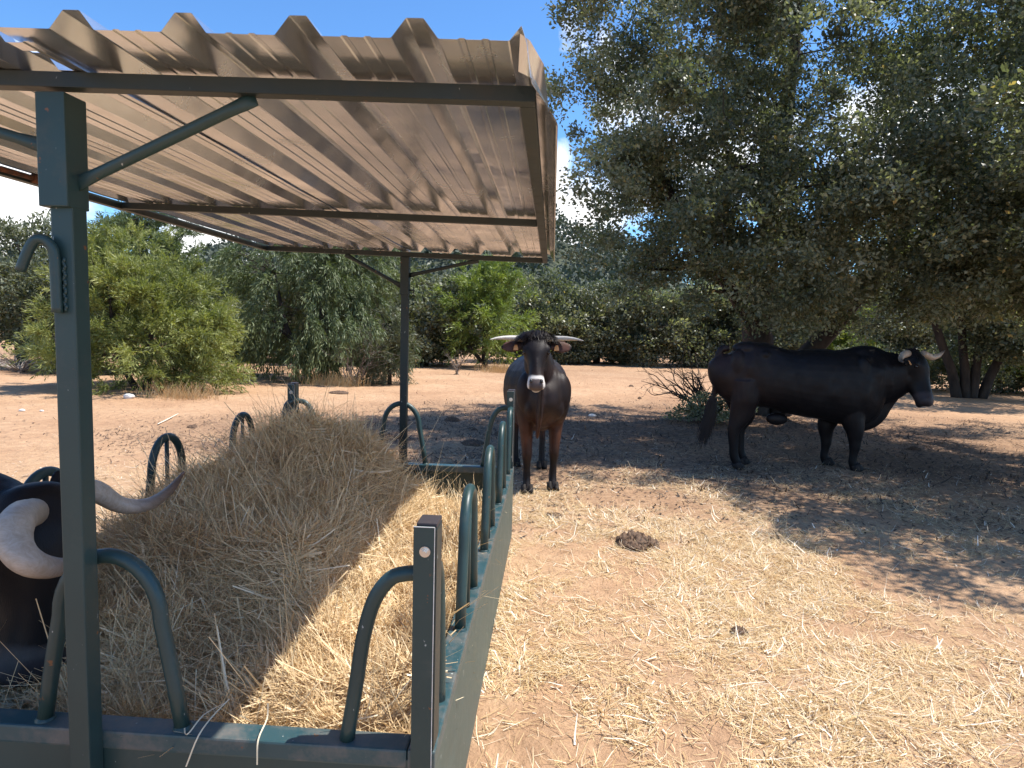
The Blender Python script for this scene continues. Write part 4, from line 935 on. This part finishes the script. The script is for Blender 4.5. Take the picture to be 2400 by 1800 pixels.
def make_tree(name, label, cat, base, crowns, nclump, nleaf, lsz, mat, trunks, seed, group=None, clump_r=.38, style='oak', shell=.45, gap=.3, gsc=.55, zmin=.3, trunk_label=None, power=2.4, bark='bark', limb_n=12, bough=0):
    rng = np.random.default_rng(seed); root = empty(name, base, label, cat, group)
    CP = []
    tot = sum(c[2] for c in crowns)
    for c, r, wgt in crowns:
        CP.append(crown_points(rng, max(3, int(nclump * wgt / tot)), c, r, zmin, power, shell, gap, gsc, seed))
    if bough:
        CP2 = []
        for c, r, wgt in crowns:
            nb_ = max(4, int(bough * wgt / tot)); v = unit(rng.normal(0, 1, (nb_, 3))); sup = (np.abs(v) ** power).sum(1) ** (-1 / power)
            B_ = np.array(c) + v * (sup * rng.uniform(.62, .98, nb_))[:, None] * np.array(r); B_ = B_[B_[:, 2] > zmin + .2]
            for bc in B_:
                k = max(4, int(nclump * .62 / max(bough, 1))); rad = rng.uniform(.38, .85)
                w_ = unit(rng.normal(0, 1, (k, 3))) * (rng.random(k) ** .4)[:, None] * rad * np.array([1, 1, .62]); CP2.append(bc + w_)
        CP = [c_[:int(len(c_) * .5)] for c_ in CP] + CP2
    CP = np.concatenate(CP); CP = CP[CP[:, 2] > zmin]; cen = np.average([c[0] for c in crowns], axis=0, weights=[c[2] for c in crowns])
    # wood
    segs = []; nodes = []
    for tr in trunks:
        q = catmull(tr['pts'], 5); rr = np.interp(np.linspace(0, 1, len(q)), np.linspace(0, 1, len(tr['r'])), tr['r'])
        q = q + np.column_stack([vnoise(q + 9, 2.2, 1) - .5, vnoise(q + 5, 2.2, 2) - .5, np.zeros(len(q))]) * min(.12, rr[0] * .5)
        segs.append(([tuple(p) for p in q], list(rr))); nodes += [(p, r_) for p, r_ in zip(q[len(q) // 3:], rr[len(q) // 3:])]
    for i in range(limb_n):
        tg = CP[rng.integers(len(CP))]; NP = np.array([p for p, _ in nodes]); 
        cand = np.linalg.norm(NP - tg, axis=1) + np.maximum(NP[:, 2] - tg[2], 0) * 1.5; j = int(np.argmin(cand)); s0, r0 = nodes[j]
        d = tg - s0; m1 = s0 + d * .35 + rng.normal(0, .08, 3) * np.linalg.norm(d) + [0, 0, .10 * np.linalg.norm(d)]; m2 = s0 + d * .7 + rng.normal(0, .06, 3) * np.linalg.norm(d) + [0, 0, .06 * np.linalg.norm(d)]
        q = catmull([s0, m1, m2, tg], 4); ra = min(r0 * .7, .018 + .02 * np.linalg.norm(d)); rr = np.linspace(ra, max(ra * .22, .006), len(q))
        segs.append(([tuple(p) for p in q], list(rr))); nodes += list(zip(q[2:], rr[2:]))
    NP = np.array([p for p, _ in nodes]); NR = np.array([r_ for _, r_ in nodes])
    step = max(1, len(CP) // 420)
    for tg in CP[::step]:
        j = int(np.argmin(np.linalg.norm(NP - tg, axis=1))); s0 = NP[j]; d = tg - s0; ln_ = np.linalg.norm(d)
        if ln_ < .08: continue
        m1 = s0 + d * .5 + rng.normal(0, .10, 3) * ln_; ra = min(NR[j] * .7, .006 + .008 * ln_)
        segs.append(([tuple(s0), tuple(m1), tuple(tg)], [ra, ra * .7, ra * .3]))
    mb = limb_mesh(segs, 6); mb.build('trunk', M[bark], root, True)
    # leaves
    m_ = len(CP); per = max(1, int(nleaf / m_)); rc = clump_r * rng.uniform(.6, 1.35, m_)
    ci = np.repeat(np.arange(m_), per); n = len(ci)
    if style == 'oak':
        off = rng.normal(0, 1, (n, 3)); off = unit(off) * (rng.random(n) ** .6)[:, None] * rc[ci][:, None] * np.array([1, 1, .75])
        P = CP[ci] + off; out = unit(P - cen)
        D = unit(rng.normal(0, 1, (n, 3)) + out * .5 + unit(off) * .7 + [0, 0, .25]); Ln = lsz * rng.uniform(.65, 1.3, n); W = Ln * rng.uniform(.42, .62, n)
    else:
        # sprays: each clump has several twigs along which thin leaflets sit
        nt_ = 11; tw = rng.integers(0, nt_, n); key = ci * nt_ + tw
        outc = unit(CP - cen); twd = rng.normal(0, .55, (m_ * nt_, 3)) + np.repeat(outc, nt_, 0) * .9 + (np.array([0, 0, .55]) if style == 'juniper' else np.array([0, 0, -.25]))
        twd = unit(twd); s = rng.random(n) ** .8; drp = (-.22 if style == 'juniper' else -.75)
        L_ = rc[ci] * 1.9
        P = CP[ci] - twd[key] * (rc[ci] * .6)[:, None] + twd[key] * (s * L_)[:, None] + np.column_stack([np.zeros(n), np.zeros(n), drp * (s ** 2) * L_]) + rng.normal(0, .020, (n, 3))
        D = unit(twd[key] + np.column_stack([np.zeros(n), np.zeros(n), 2 * drp * s]) + rng.normal(0, .45, (n, 3))); Ln = lsz * rng.uniform(.7, 1.6, n); W = Ln * rng.uniform(.13, .24, n)
    V, F = leaf_mesh(P, D, Ln, W, rng)
    ct = rng.random(m_)[ci]; tv = np.clip(rng.beta(2.2, 2.6, n) * .6 + ct * .38 + (vnoise(P, .8, 7) - .5) * .35, 0, .97)
    if style == 'oak': tv[rng.random(n) < .012] = 1.0
    mesh('crown', V, F, mat, root, attrs={'tint': np.repeat(tv, 4)})
    return root

OAKG = 'holm oaks shading the right of the paddock'
make_tree('oak_tree', 'large dark holm oak spreading over the side-on bull, its trunk behind the bull', 'tree', (4.2, 11.4, 0),
    [((4.1, 9.0, 5.0), (3.75, 3.5, 3.5), 1.0), ((4.1, 9.2, 7.3), (3.0, 2.8, 2.3), .30), ((2.4, 8.2, 3.2), (2.1, 2.0, 1.4), .26), ((4.6, 7.6, 2.95), (2.8, 1.7, 1.15), .32), ((6.0, 9.0, 2.5), (1.8, 1.2, .8), .10), ((1.9, 8.8, 5.8), (1.5, 2.0, 2.2), .22), ((5.6, 8.2, 4.2), (2.0, 2.0, 1.6), .2)],
    2000, 330000, .064, M['oak_leaf'],
    [dict(pts=[(4.2, 11.4, -.05), (4.15, 11.3, .9), (4.0, 10.9, 1.9), (3.9, 10.3, 3.2), (3.9, 9.8, 5.0), (4.0, 9.5, 7.6)], r=[.36, .30, .27, .21, .13, .03]),
     dict(pts=[(4.65, 11.4, -.05), (4.8, 11.3, .8), (5.3, 11.0, 1.7), (6.0, 10.4, 2.9), (6.5, 10.0, 4.8)], r=[.24, .21, .18, .12, .04]),
     dict(pts=[(4.1, 11.1, 1.4), (3.3, 10.2, 2.3), (2.3, 9.2, 3.2), (1.5, 8.6, 4.6)], r=[.14, .11, .08, .03])],
    21, OAKG, clump_r=.27, gap=.24, gsc=.75, zmin=1.6, power=2.6, limb_n=80, bough=110)
make_tree('oak_tree', 'holm oak leaning in from the right edge with a bare stem, nearest on the right', 'tree', (9.3, 8.0, 0),
    [((8.7, 8.0, 4.9), (3.9, 4.1, 3.1), 1.0), ((6.9, 5.6, 3.5), (2.2, 2.1, 1.4), .45), ((6.2, 4.5, 3.4), (1.8, 1.5, 1.3), .50), ((6.6, 7.4, 2.9), (1.8, 1.8, 1.0), .2)], 1450, 220000, .064, M['oak_leaf'],
    [dict(pts=[(9.3, 8.0, -.05), (9.1, 7.9, 1.2), (8.9, 7.8, 3.0), (8.6, 7.8, 5.5)], r=[.28, .24, .18, .06]),
     dict(pts=[(9.2, 7.95, .8), (8.2, 7.2, 2.2), (7.1, 6.4, 3.2)], r=[.16, .11, .04])],
    22, OAKG, clump_r=.28, gap=.34, gsc=.75, zmin=1.6, power=2.5, limb_n=50, bough=90)
make_tree('oak_tree', 'many stemmed oak behind the bull at the right, stems bare near the ground', 'tree', (11.2, 16.5, 0),
    [((11.4, 16.5, 3.8), (3.9, 3.2, 2.9), 1.0), ((11.6, 15.6, 1.7), (2.6, 1.2, .8), .25)], 560, 60000, .11, M['oak_leaf'],
    [dict(pts=[(11.2 + dx * .25, 16.5, -.05), (11.2 + dx * .5, 16.5, .9), (11.2 + dx, 16.6, 2.3), (11.2 + dx * 1.6, 16.6, 4)], r=[.15, .12, .10, .04]) for dx in (-1.1, -.35, .3, 1.2)],
    23, OAKG, clump_r=.45, gap=.26, gsc=.4, zmin=1.05, limb_n=50)

make_tree('juniper_bush', 'big feathery yellow green juniper left of the near post, its sprays reaching the soil', 'bush', (-8.5, 12.0, 0),
    [((-8.5, 12.1, 1.35), (1.75, 1.6, 1.45), 1.0), ((-8.95, 12.2, 2.0), (1.05, 1.2, 1.15), .35), ((-7.5, 12.0, .9), (.95, 1.1, .9), .3)],
    420, 120000, .085, M['juniper_yellow'], [dict(pts=[(-8.4, 12.1, -.05), (-8.3, 12.1, .8), (-8.2, 12.1, 2.0)], r=[.10, .07, .02]), dict(pts=[(-8.6, 12.1, -.05), (-9.0, 12.1, .8), (-9.2, 12.1, 2.2)], r=[.08, .06, .02])],
    31, clump_r=.30, style='juniper', gap=.24, gsc=1.0, zmin=.12, shell=.4, bough=34)
make_tree('juniper_tree', 'thin topped juniper rising behind the yellow green bush, under the left roof rail', 'tree', (-11.2, 16.5, 0),
    [((-11.2, 16.5, 2.7), (1.7, 1.3, 2.0), 1.0), ((-11.3, 16.5, 4.0), (1.0, .8, .9), .25)], 230, 34000, .11, M['juniper_green'],
    [dict(pts=[(-11.2, 16.5, -.05), (-11.2, 16.5, 1.5), (-11.2, 16.5, 4.8)], r=[.14, .10, .02])], 32, clump_r=.28, style='juniper', gap=.34, gsc=1.1, zmin=.4, shell=.5)
make_tree('juniper_tree', 'dark green drooping juniper between the yellow bush and the far roof post', 'tree', (-5.9, 16.0, 0),
    [((-6.2, 16.0, 2.1), (2.55, 1.8, 2.1), 1.0), ((-5.4, 16.0, 3.3), (1.7, 1.3, 1.2), .4)], 420, 88000, .10, M['juniper_green'],
    [dict(pts=[(-5.9, 16.0, -.05), (-5.9, 16.0, 1.5), (-5.7, 16.0, 3.8)], r=[.16, .12, .03]), dict(pts=[(-6.2, 16, -.05), (-6.9, 16, 1.4), (-7.2, 16, 2.8)], r=[.10, .07, .02])],
    33, clump_r=.32, style='droop', gap=.25, gsc=.8, zmin=.2, shell=.42, bough=34)
make_tree('juniper_bush', 'pale grey green shrub at the foot of the far roof post, with dead twigs', 'bush', (-3.9, 15.2, 0),
    [((-3.95, 15.3, .9), (.85, .8, 1.0), 1.0)], 110, 16000, .08, M['grey_oak_leaf'], [dict(pts=[(-3.9, 15.3, -.05), (-3.9, 15.3, 1.2)], r=[.06, .02])], 34, clump_r=.22, style='juniper', gap=.3, gsc=1.2, zmin=.1)
make_tree('small_tree', 'small bright yellow green tree behind the cow, just left of her horns', 'tree', (-2.2, 22.6, 0),
    [((-2.3, 22.6, 1.9), (1.75, 1.4, 1.8), 1.0), ((-2.0, 22.6, 3.0), (.9, .9, .9), .3)], 230, 34000, .12, M['bright_leaf'],
    [dict(pts=[(-2.2, 22.6, -.05), (-2.2, 22.6, 1.2), (-2.1, 22.6, 3.0)], r=[.12, .09, .02]), dict(pts=[(-2.3, 22.6, .2), (-3.0, 22.6, 1.1), (-3.3, 22.6, 2.0)], r=[.07, .05, .02])],
    35, clump_r=.34, style='juniper', gap=.25, gsc=.9, zmin=.35, shell=.45)
make_tree('oak_tree', 'grey green oak at the far left edge above the brush pile', 'tree', (-15.8, 17.6, 0),
    [((-15.6, 17.6, 2.6), (2.6, 2.2, 1.9), 1.0), ((-14.2, 17.0, 1.2), (1.4, 1.2, 1.2), .3)], 380, 42000, .12, M['grey_oak_leaf'],
    [dict(pts=[(-15.8, 17.6, -.05), (-15.8, 17.6, 1.2), (-15.6, 17.6, 3.2)], r=[.2, .15, .05])], 36, clump_r=.42, gap=.28, zmin=.4)
make_tree('juniper_bush', 'low green bush behind the near post, beside the brush pile', 'bush', (-12.0, 15.4, 0),
    [((-12.0, 15.4, .75), (1.3, .9, .85), 1.0)], 110, 15000, .09, M['juniper_green'], [dict(pts=[(-12, 15.4, -.05), (-12, 15.4, 1.0)], r=[.06, .02])], 37, clump_r=.26, style='juniper', gap=.25, zmin=.1)
row = [(-10.0, 23.0, 3.3, 2.2, 'grey_oak_leaf', 'grey green oak behind the gap between the yellow and the drooping juniper'),
       (-7.2, 22.5, 3.6, 2.3, 'grey_oak_leaf', 'grey green oak behind the drooping juniper'),
       (-4.6, 23.5, 3.5, 2.1, 'grey_oak_leaf', 'grey oak seen between the far roof post and the bright tree'),
       (-0.3, 27.0, 3.6, 2.3, 'oak_leaf', 'dark oak just behind the right side of the bright tree'),
       (2.2, 27.6, 3.5, 2.3, 'grey_oak_leaf', 'pale oak behind the cow and her right horn'),
       (4.6, 27.2, 3.1, 2.1, 'oak_leaf', 'low dark oak a little right of the cow'),
       (6.9, 27.8, 3.3, 2.1, 'oak_leaf', 'dark oak behind the dead bush'),
       (9.4, 29.0, 3.8, 2.4, 'grey_oak_leaf', 'oak seen beyond the bull rump'),
       (12.4, 30.0, 3.6, 2.4, 'bright_leaf', 'sunlit green tree glimpsed beyond the bull back'),
       (15.9, 30.0, 3.7, 2.5, 'grey_oak_leaf', 'oak glimpsed beyond the bull shoulder'),
       (19.4, 29.5, 3.9, 2.6, 'bright_leaf', 'sunlit green tree glimpsed beyond the bull neck'),
       (23.0, 28.5, 3.8, 2.6, 'oak_leaf', 'oak at the far right beyond the many stemmed oak'),
       (-13.0, 23.5, 3.4, 2.3, 'grey_oak_leaf', 'grey oak hidden mostly by the near post and the thin topped juniper')]
for i, (x, y, h_, rx, mt, lb) in enumerate(row):
    make_tree('oak_tree', lb, 'tree', (x, y, 0), [((x, y, h_ * .50), (rx, rx * .8, h_ * .52), 1.0), ((x, y - .6, .8), (rx * .95, .9, .8), .3)], 300, 24000, .15, M[mt],
        [dict(pts=[(x, y, -.05), (x + .1, y, .8), (x + .1, y, h_ * .6)], r=[.16, .12, .04])], 50 + i, 'trees along the far edge of the paddock', clump_r=.40, gap=.20, gsc=.5, zmin=.08, bough=34)
make_tree('low_bush', 'dark undergrowth bush left of the many stemmed oak, beyond the bull head', 'bush', (9.4, 19.6, 0),
    [((9.4, 19.6, .55), (1.7, .9, .65), 1.0)], 110, 12000, .09, M['oak_leaf'], [dict(pts=[(9.4, 19.6, -.05), (9.4, 19.6, .6)], r=[.05, .02])], 71, clump_r=.28, gap=.2, zmin=.08)
make_tree('low_bush', 'dark undergrowth bush directly behind the stems of the many stemmed oak', 'bush', (12.6, 18.8, 0),
    [((12.6, 18.8, .65), (2.0, .9, .75), 1.0)], 130, 14000, .09, M['oak_leaf'], [dict(pts=[(12.6, 18.8, -.05), (12.6, 18.8, .7)], r=[.05, .02])], 72, clump_r=.28, gap=.2, zmin=.08)
make_tree('green_bush', 'bright green bush at the right edge behind the oak stems', 'bush', (15.2, 18.6, 0),
    [((15.2, 18.6, 1.0), (1.9, 1.3, 1.1), 1.0)], 150, 17000, .11, M['bright_leaf'], [dict(pts=[(15.2, 18.6, -.05), (15.2, 18.6, 1.0)], r=[.06, .02])], 70, clump_r=.32, gap=.25, zmin=.1)

# second row closing the gaps, and a wooded hill
rng = np.random.default_rng(77)
hx_ = np.linspace(-150, 170, 70); hy_ = np.linspace(38, 160, 40); HXX, HYY = np.meshgrid(hx_, hy_)
def hill(x, y):
    u_ = np.clip((y - 42) / 55, 0, 1); u_ = u_ * u_ * (3 - 2 * u_)
    prof = 12.8 * np.exp(-((x + 27) / 26) ** 2) + 9.2 * np.exp(-((x + 2) / 22) ** 2) + 6.5 * np.exp(-((x - 40) / 45) ** 2) + 3.5 * np.exp(-((x + 75) / 40) ** 2)
    return u_ * prof * 0.86 - 0.4
HZZ = hill(HXX, HYY); idx = np.arange(HXX.size).reshape(HXX.shape)
o = mesh('hill', np.stack([HXX, HYY, HZZ], -1).reshape(-1, 3), np.stack([idx[:-1, :-1], idx[:-1, 1:], idx[1:, 1:], idx[1:, :-1]], -1).reshape(-1, 4), M['scrub'], smooth=True)
tag(o, kind='structure')
nT = 760
tx = rng.uniform(-95, 110, nT); ty = 33 + rng.random(nT) ** 1.1 * 70; tz = np.where(ty > 42, hill(tx, ty), 0)
Ps, Ds, Ls, Ts = [], [], [], []
for i in range(nT):
    rr = rng.uniform(1.7, 3.0); hh = rr * rng.uniform(.8, 1.1); k = 260 if ty[i] < 75 else 150
    v = unit(rng.normal(0, 1, (k, 3))); v[:, 2] = np.abs(v[:, 2]) * 1.0 - .15 * (rng.random(k) < .4)
    lump = .75 + .4 * vnoise(v + tx[i], 2.2, i)
    Ps.append(np.array([tx[i], ty[i], tz[i] + hh * .55]) + v * lump[:, None] * np.array([rr, rr, hh])); Ds.append(unit(rng.normal(0, 1, (k, 3)) + v * .6)); Ls.append(rng.uniform(.28, .60, k)); Ts.append(np.clip(rng.random(k) * .5 + rng.random() * .5, 0, 1))
P = np.concatenate(Ps); D = np.concatenate(Ds); Ln = np.concatenate(Ls); V, F = leaf_mesh(P, D, Ln, Ln * .8, rng)
tag(mesh('distant_wood', V, F, M['far_leaf'], attrs={'tint': np.repeat(np.concatenate(Ts), 4)}), 'dense dark oak wood covering the hill behind the paddock', 'wood', kind='stuff')

# ------------------------------------------------------------------ dead bush, brush pile, small things
def twig_bush(name, label, cat, base, n_main, spread, height, mat, seed, lean=(0, 0), r0=.014, sub=5):
    rng = np.random.default_rng(seed); mb = MB(); tv = []; base = np.array(base)
    def seg(pts, r):
        b0 = len(mb.V); mb.tube([tuple(p) for p in pts], r, 5); tv.extend([rng.random()] * (len(mb.V) - b0))
    for i in range(n_main):
        a = rng.uniform(0, 2 * math.pi); d = np.array([math.cos(a) * spread + lean[0], math.sin(a) * spread * .6 + lean[1], height * rng.uniform(.55, 1.1)])
        p = [base + np.append(rng.normal(0, .05, 2), -.02)]; 
        for t in (.3, .6, .85, 1.0): p.append(base + d * t + rng.normal(0, .07, 3) * height + np.array([0, 0, .18 * math.sin(t * 2.6) * height]))
        q = catmull(p, 3); r = np.linspace(r0, r0 * .2, len(q)); seg(q, list(r))
        for j in range(sub):
            k = rng.integers(3, len(q) - 1); d2 = (q[k] - q[k - 1]) / max(np.linalg.norm(q[k] - q[k - 1]), 1e-6) + rng.normal(0, .7, 3); l2 = rng.uniform(.12, .38) * height
            e = [q[k], q[k] + d2 * l2 * .5 + rng.normal(0, .03, 3), q[k] + d2 * l2]; seg(e, [r[k] * .7, r[k] * .45, .0015])
            for _ in range(2):
                s0 = e[1] + (e[2] - e[1]) * rng.random(); seg([s0, s0 + (d2 + rng.normal(0, .8, 3)) * l2 * .4], [.003, .001])
    o = mesh(name, mb.V, mb.F, mat, None, True, attrs={'tint': np.array(tv)}); tag(o, label, cat); return o
twig_bush('dead_bush', 'bare dead bush with arching dark branches behind the bull tail', 'dead bush', (3.05, 10.6, 0), 15, .62, .82, M['dark_twig'], 5, lean=(-.42, 0), r0=.020, sub=8)
make_tree('low_bush', 'low dark sparse bush at the foot of the dead branches', 'bush', (3.15, 10.1, 0), [((3.0, 10.1, .24), (.75, .4, .26), 1.0)], 60, 4200, .05, M['oak_leaf'],
    [dict(pts=[(3.1, 10.1, -.02), (3.0, 10.1, .3)], r=[.02, .01])], 81, clump_r=.14, gap=.2, gsc=2, zmin=.03, limb_n=5)
twig_bush('brush_pile', 'pile of bleached grey branches on the soil at the far left', 'brush pile', (-13.9, 15.3, 0), 46, 1.25, .42, M['dry_twig'], 6, r0=.018, sub=4)
twig_bush('dead_branches', 'bleached bare branches sticking out of the drooping juniper foot', 'dead branches', (-4.6, 14.6, 0), 14, .6, .95, M['dry_twig'], 8, r0=.017, sub=6)
twig_bush('dry_thistle', 'small pale dried thistle standing on the soil left of the cow', 'dry thistle', (-2.7, 19.0, 0), 10, .22, .5, M['dry_twig'], 9, r0=.010, sub=6)
for i, (x, y, lb) in enumerate([(-5.0, 14.3, 'dry grass tuft at the foot of the drooping juniper'), (-6.9, 10.9, 'dry grass tuft under the yellow green juniper'), (-1.4, 20.4, 'dry grass tuft below the bright tree'), (4.2, 26.6, 'dry grass tuft before the dark oaks')]):
    r_ = np.random.default_rng(100 + i); k = 420; P0 = np.column_stack([x + r_.normal(0, .35, k), y + r_.normal(0, .18, k), np.zeros(k)]); D = unit(np.column_stack([r_.normal(0, .35, k), r_.normal(0, .35, k), np.ones(k)]))
    V, F, T = ribbons(P0, D, r_.uniform(.12, .38, k), np.full(k, .008), r_.normal(0, .4, k), np.tile([0.2, 1.0, 0], (k, 1)), r_.uniform(.2, .8, k), 3, r_)
    tag(mesh('dry_grass', V, F, M['straw'], attrs={'tint': T}), lb, 'grass', None, 'stuff')

def dung(name, label, x, y, r, h, seed, ring=True, cat='dung pat'):
    bm = bmesh.new(); bmesh.ops.create_icosphere(bm, subdivisions=5, radius=1.0); co = np.array([v.co[:] for v in bm.verts]); F = [[v.index for v in f.verts] for f in bm.faces]; bm.free()
    rad = np.hypot(co[:, 0], co[:, 1]); n1 = vnoise(co + seed, 2.5, seed) ; n2 = vnoise(co + seed, 7, seed + 1); n3 = vnoise(co, 16, seed + 2)
    V = co * np.array([r, r * .85, h]); V[:, :2] *= (.8 + .4 * n1)[:, None]
    V[:, 2] = np.where(co[:, 2] > 0, V[:, 2] * (.6 + .7 * n2), V[:, 2] * .25) + (n3 - .5) * h * .7
    if ring: V[:, 2] -= h * .95 * np.exp(-((co[:, 0] - .35) ** 2 + (co[:, 1] + .1) ** 2) / .07) * (co[:, 2] > 0)
    V = V + np.array([x, y, gh(x, y) + .0])
    tag(mesh(name, V, F, M['dung'], None, True), label, cat, 'dung on the paddock'); 
dung('dung_pat', 'large dark brown hollow dung pat on the straw right of the cow feet', .93, 3.33, .155, .085, 3)
dung('dung_lump', 'small round brown dung lump on bare soil, nearest the camera', 1.31, 1.95, .048, .034, 9, False)
dung('dung_lump', 'dark dung lump on the soil at the far end behind the feeder', -1.35, 9.2, .13, .06, 17, False)
dung('dung_lump', 'flat dark lump behind the far left corner post', -4.35, 12.6, .22, .04, 18, False)
dung('dung_lump', 'dark lump in the oak shade left of the cow legs', -.75, 7.1, .15, .05, 19, False)
r_ = np.random.default_rng(13)
for i in range(18):
    x, y = (-2.6 + r_.normal(0, 1.6), 7.4 + r_.normal(0, 1.1)) if i < 10 else (r_.uniform(-8, 6), r_.uniform(7.5, 20))
    bm = None
    dung('dung_clod', 'small dark clod among many on the soil beyond the feeder', x, y, r_.uniform(.035, .09), r_.uniform(.02, .045), 30 + i, False, 'clod')
def pebble(name, label, x, y, r, seed, cat='stone'):
    V, F = blob((0, 0, 0), (r, r * .7, r * .5)); V = np.array(V); V *= (.85 + .35 * vnoise(V / r + seed, 1.5, seed))[:, None]
    tag(mesh(name, V + np.array([x, y, gh(x, y) + r * .25]), F, M['stone'], None, True), label, cat)
pebble('white_stone', 'white stone on the soil in front of the yellow green juniper', -7.75, 10.55, .11, 3)
pebble('white_stone', 'small white stone at the far left edge', -8.35, 8.7, .05, 4)
pebble('white_stone', 'small white stone left of the near post, the right one of two', -8.05, 8.75, .035, 5)
pebble('pale_stone', 'small pale yellowish stone in the shade right of the cow', 1.03, 10.5, .07, 6)
q = catmull([(-5.5, 7.8, .02), (-5.62, 8.3, .03), (-5.8, 8.85, .02)], 3)
V_, F_ = tube([tuple(p) for p in q], .008, 6); tag(mesh('dry_stick', V_, F_, M['straw'], None, True, attrs={'tint': np.ones(len(V_))}), 'single pale stick lying on the soil left of the hay heap', 'stick')
